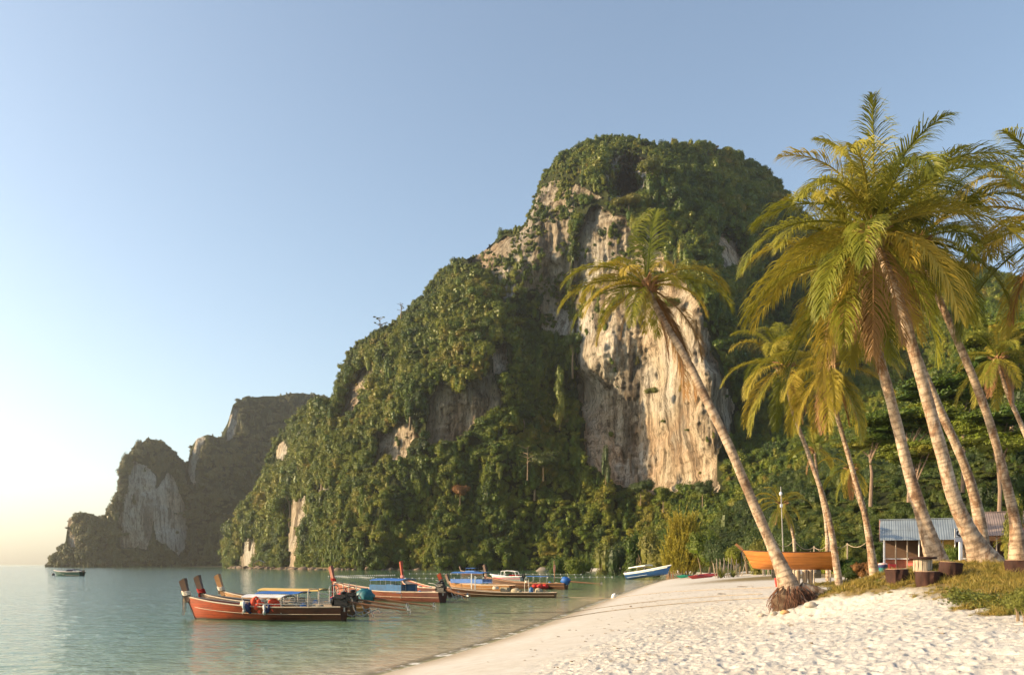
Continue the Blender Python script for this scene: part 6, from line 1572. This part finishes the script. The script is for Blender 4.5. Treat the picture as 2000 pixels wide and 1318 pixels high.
def hut(x0, x1, y0, depth, eave, ridge, n_sheet, mats, label, left_gable=True, yellow=False):
    base = 2.15; root = empty('beach_hut', (x0, y0, base)); tag(root, label, 'hut')
    W = x1 - x0; e, r = eave - base, ridge - base; rr = random.Random(n_sheet); ym = depth / 2
    rf_ = empty('roof'); rf_.parent = root
    for k in range(n_sheet):
        for half in (0, 1):
            xa, xb = -.3 + (W + .4) * k / n_sheet, -.3 + (W + .4) * (k + 1.04) / n_sheet; ly = .006 * (k % 2) + .02 * (1 - half)
            f0, f1 = (0, .56) if half == 0 else (.52, 1.06)
            A = lambda x, f: (x, ym - (ym + .3) * f, r - (r - e) * f + ly)
            corr_sheet(A(xa, f0), A(xb, f0), A(xb, f1), A(xa, f1), 6).build('roof_sheet', rr.choice(mats), rf_)
        A = lambda x, f: (x, ym + (ym + .3) * f, r - (r - e) * f)
        corr_sheet(A(xa, 0), A(xb, 0), A(xb, 1.06), A(xa, 1.06), 6).build('roof_sheet', rr.choice(mats), rf_)
    m_ = MB(); m_.bar((-.35, ym, r + .04), (W + .15, ym, r + .04), .22, .05); m_.build('ridge_cap', mats[0], rf_)
    n_post = max(6, int(W / .7))
    for k in range(n_post + 1):
        x = W * k / n_post; m_ = MB(); m_.tube([(x, 0, -.2), (x, 0, e)], [.07 if k == 0 else .045] * 2, 8); m_.build('post', SIGN_W if k % 3 == 0 else GREYST, root, True)
        m_ = MB(); m_.tube([(x, depth, -.2), (x, depth, e)], .06, 6); m_.build('post', GREYST, root)
    m_ = MB(); m_.bar((-.2, 0, e - .02), (W + .1, 0, e - .02), .1, .12); m_.build('eave_beam', REDWOOD, root)
    m_ = MB(); m_.box((W / 2, depth - .1, e / 2), (W, .08, e)); m_.build('back_wall', plain('dark_boarding', (.10, .06, .04), .9, scale=3), root)
    m_ = MB(); m_.box((W * .5, .3, .42), (W * .96, .10, .84)); m_.build('counter_wall', plain('red_brown_boarding', (.30, .09, .05), .8, scale=3, var=.4), root)
    m_ = MB(); m_.box((W * .5, .3, .87), (W, .4, .06)); m_.build('counter_top', SIGN_W, root)
    if left_gable:
        m_ = MB(); m_.add([(-.22, -.1, e), (-.22, depth + .1, e), (-.22, ym, r - .05), (-.26, -.1, e), (-.26, depth + .1, e), (-.26, ym, r - .05)], [(0, 1, 2), (5, 4, 3), (0, 3, 4, 1), (1, 4, 5, 2), (2, 5, 3, 0)]); m_.build('gable_boards', plain('gable_wood', (.11, .065, .045), .9, scale=3, stretch=(1, 3, 1)), root)
        for y in (0, depth): m_ = MB(); m_.bar((-.3, y, e), (-.3, ym, r), .07, .09); m_.build('barge_board', plain('pink_barge', (.40, .22, .17), .8, scale=3), root)
    if yellow:
        m_ = MB(); m_.box((W * .62, 1.2, e * .5), (W * .30, .08, e)); m_.build('yellow_partition', plain('yellow_ply', (.60, .42, .12), .8, scale=3), root)
        lt = MB(); xa, xb, zb_, zt_ = W * .80, W * 1.0, .9, e - .15
        for k in range(14):
            t = k / 13; 
            lt.bar((xa + (xb - xa) * t, .34, zb_), (xa + (xb - xa) * max(0, t - .45), .34, zb_ + (zt_ - zb_) * min(1, t / .45)), .025, .02)
            lt.bar((xa + (xb - xa) * t, .37, zb_), (xa + (xb - xa) * min(1, t + .45), .37, zb_ + (zt_ - zb_) * min(1, (1 - t) / .45)), .025, .02)
        lt.build('lattice', DRUM, root)
    return root
HR = -0.42
c0 = P(1727, 0, 60); W1, W2 = 6.1, 6.6
c1 = c0 + Vector((math.cos(HR), math.sin(HR), 0)) * (W1 + .3)
hut(c0.x, c0.x + W1, c0.y, 4.0, 4.45, 5.95, 7, [TIN], 'open beach hut with a blue grey corrugated roof and yellow partition', True, True).rotation_euler = (0, 0, HR)
hut(c1.x, c1.x + W2, c1.y, 4.4, 4.70, 6.35, 8, [TINR, TINR, TINRR], 'beach hut with a rusty brown corrugated roof at the right edge', False).rotation_euler = (0, 0, HR)
CH = plain('red_chair', (.55, .05, .05), .5, scale=4)
for k, px in enumerate((1746, 1757, 1784, 1795, 1812, 1868)):
    p = P(px, 0, 53.5 + .4 * (k % 2)); root = empty('garden_chair', (p.x, p.y, gz(p.x, p.y)), k * 1.1); tag(root, '%s plastic chair in front of the open hut, %s from its left post' % (('red', 'pink', 'red', 'red', 'white', 'white')[k], ('first', 'second', 'third', 'fourth', 'fifth', 'sixth')[k]), 'chair', 'plastic chairs in front of the hut')
    mt = (CH, PINK_C, CH, CH, SIGN_W, SIGN_W)[k]
    m_ = MB(); m_.box((0, 0, .45), (.46, .46, .04)); m_.build('seat', mt, root); m_ = MB(); m_.box((0, .22, .72), (.46, .04, .5)); m_.build('backrest', mt, root)
    for x in (-.2, .2):
        for y in (-.2, .2): m_ = MB(); m_.bar((x, y, 0), (x, y, .44), .04); m_.build('leg', mt, root)
        m_ = MB(); m_.bar((x * 1.15, -.2, .64), (x * 1.15, .22, .66), .04); m_.build('armrest', mt, root)

# spiky plants
def spiky(px, d, h, mat, label, n=34, seed=1):
    x = (px - 1000) / F * d; root = empty('spiky_plant', (x, d, gz(x, d))); tag(root, label, 'plant', 'spiky plants in front of the hut'); g = random.Random(seed)
    m_ = MB()
    for k in range(n):
        a = g.uniform(0, 6.28); L = h * g.uniform(.7, 1.15); el = g.uniform(.5, 1.45); w = .03 * h + .01; pts = []
        for j in range(5):
            t = j / 4; e_ = el - 1.1 * t * t; pts.append((L * t * math.cos(e_) * .8, L * (t * math.sin(el) - .35 * t * t)))
        ca, sa = math.cos(a), math.sin(a)
        m_.sheet([[(r_ * ca - sa * w * (1 - t * .9), r_ * sa + ca * w * (1 - t * .9), z_ + .02), (r_ * ca + sa * w * (1 - t * .9), r_ * sa - ca * w * (1 - t * .9), z_ + .02)] for (r_, z_), t in zip(pts, (0, .25, .5, .75, 1))])
    m_.build('blades', mat, root)
    m_ = MB(); m_.tube([(0, 0, -.1), (0, 0, h * .25)], .04, 6); m_.build('stem', BARK, root)
for k, a in enumerate([(1758, 38, 1.3, LEAF_Y, 'arching yellow green spiky plant left of the drum table'), (1775, 34, 1.15, LEAF_Y, 'lighter spiky plant right behind the drum table'), (1742, 36, .8, LEAF_J, 'small grey green spiky plant near the bin'), (1788, 37, 1.25, LEAF_J, 'green spiky plant touching the second broad trunk'),
                       (1770, 30, .5, LEAF_J, 'low tuft of blades beside the left log stool'), (1845, 36, .9, LEAF_Y, 'golden spiky plant right of the drum table'), (1900, 40, .9, LEAF_J, 'spiky plant in the gap between the broad palms'), (1408, 92, 2.4, LEAF_Y, 'pandanus with golden blades at the left end of the grey stakes'), (1432, 92, 2.2, LEAF_Y, 'pandanus with golden blades in the middle of the grey stakes')]):
    spiky(*a, seed=k)
# young palm with a pink stem
x = P(1976, 0, 30).x; root = empty('young_palm', (x, 30, gz(x, 30))); tag(root, 'thin young palm with a pinkish stem in front of the rusty hut', 'palm tree')
m_ = MB(); m_.tube([(0, 0, -.1), (-.02, 0, .6), (-.12, 0, 1.25)], [.035, .03, .02], 7); m_.build('trunk', plain('pink_stem', (.50, .26, .20), .7, scale=6), root, True)
for k in range(9):
    o = bpy.data.objects.new('frond', get_frond([2, 3, 4, 5][k % 4], k % 2, 0)); link(o, root); o.location = (-.12, 0, 1.25); o.rotation_euler = (0, 0, k * .7); o.scale = (.13,) * 3
m_ = MB(); m_.lathe([(.16, 0), (.2, .5), (.12, .75), (.03, .8)], 10); o = m_.build('red_bundle', RED_C, None, True); o.location = on_ground(1981, 33); o.scale = (.7, .7, .9); tag(o, 'red cloth bundle beside the rightmost palm trunk', 'bundle')

# ------------------------------------------------------------------ grass, creeper, litter
def tuft_mesh(seed, n, h, mat, w=.006, spread=.10):
    g = np.random.default_rng(seed); V = []; Fq = []
    for k in range(n):
        a = g.uniform(0, 6.28); r = spread * math.sqrt(g.random()); p = np.array([r * math.cos(a), r * math.sin(a), -.02]); ln = np.array([g.normal() * .35, g.normal() * .35, 1.0]); L = h * g.uniform(.5, 1.1); b = g.uniform(0, 6.28); wv = np.array([math.cos(b), math.sin(b), 0]) * w
        q1 = p + ln * L * .55; q2 = p + ln * L + np.array([ln[0], ln[1], -.3]) * L * .35; i = len(V)
        V += [p - wv, p + wv, q1 + wv * .8, q1 - wv * .8, q2 + wv * .1, q2 - wv * .1]; Fq += [(i, i + 1, i + 2, i + 3), (i + 3, i + 2, i + 4, i + 5)]
    return mesh_np('tuft', np.array(V), np.array(Fq), mat)
GR1 = leaf_material('dry_grass', [(0.0, (0.10, 0.11, 0.02)), (0.4, (0.22, 0.18, 0.035)), (1.0, (0.36, 0.25, 0.06))], .25); GR2 = leaf_material('green_grass', [(0.0, (0.06, 0.09, 0.012)), (1.0, (0.16, 0.17, 0.03))], .25)
tufts = [tuft_mesh(1, 34, .10, GR1), tuft_mesh(2, 30, .15, GR1, .005, .12), tuft_mesh(3, 30, .09, GR2), tuft_mesh(4, 22, .26, GR1, .005, .14)]
g_ = np.random.default_rng(77); gp = []
X_ = g_.uniform(5, 34, 90000); Y_ = g_.uniform(14, 58, 90000)
ok = (X_ / Y_ < .68) & (X_ / Y_ > .28); X_, Y_ = X_[ok], Y_[ok]
mk = grass_mask(X_, Y_) + .35 * fbm(X_ * .8, Y_ * .8, 6, 3)
keep = g_.random(len(X_)) < np.clip((mk - .35) * 1.6, 0, 1) * np.clip(28 / Y_, .25, 1)
X_, Y_ = X_[keep], Y_[keep]; Z_ = ground_z(X_, Y_); n_ = len(X_)
sc_ = g_.uniform(.6, 1.3, n_) * np.where(mk[keep] > .8, 1.1, .7)
scatter_object('beach_grass', np.stack([X_, Y_, Z_], 1), np.stack([sc_] * 3, 1), g_.uniform(0, 6, n_), g_.choice(4, n_, p=[.52, .28, .14, .06]), tufts, 'dry golden and green grass growing on the mounds round the palm feet')
v, f = [], []
def creeper_mesh(seed):
    g = np.random.default_rng(seed); V = []; Fq = []
    for k in range(26):
        p = np.array([g.normal() * .16, g.normal() * .12, g.uniform(.01, .09)]); nn = np.array([g.normal() * .5, g.normal() * .5 - .3, 1]); nn /= np.linalg.norm(nn); t = np.cross(nn, g.normal(size=3)); t /= np.linalg.norm(t); b = np.cross(nn, t); s_ = g.uniform(.025, .05); i = len(V)
        V += [p - t * s_, p + b * s_ * .8 + nn * .008, p + t * s_, p - b * s_ * .8 + nn * .008]; Fq.append((i, i + 1, i + 2, i + 3))
    return mesh_np('creeper', np.array(V), np.array(Fq), GR3)
GR3 = leaf_material('creeper_leaves', [(0.0, (0.07, 0.10, 0.02)), (1.0, (0.20, 0.20, 0.04))], .25)
cr = [creeper_mesh(k) for k in range(3)]; pts = []
for k in range(330):
    t = random.random() ** .8; px = 1855 + 165 * t + random.gauss(0, 8); py = 1164 + 26 * t + random.gauss(0, 6) ; p = on_px(px, py, 30) if k % 1 == 0 else None; pts.append(p)
pts = np.array([tuple(p) for p in pts]); n_ = len(pts)
scatter_object('beach_creeper', pts, np.stack([g_.uniform(.6, 1.1, n_)] * 3, 1), g_.uniform(0, 6, n_), g_.integers(0, 3, n_), cr, 'green beach creeper trailing over the sand at the right')
lit = MB(); lit.box((0, 0, .008), (.09, .03, .012)); lit.box((.04, .05, .006), (.05, .02, .01)); lit = lit.data('scrap', BARK)
X_ = g_.uniform(-3, 22, 2600); Y_ = g_.uniform(11, 60, 2600); S_ = shore_s(X_, Y_); ok = (S_ > 2.2) & (g_.random(2600) < .25 + .75 * np.exp(-((S_ - 4.2) / .5) ** 2)); X_, Y_ = X_[ok], Y_[ok]; n_ = len(X_)
scatter_object('beach_litter', np.stack([X_, Y_, ground_z(X_, Y_) + .01], 1), np.stack([g_.uniform(.3, 1.1, n_)] * 3, 1), g_.uniform(0, 6, n_), np.zeros(n_, int), [lit], 'scraps of bark and weed scattered over the sand')
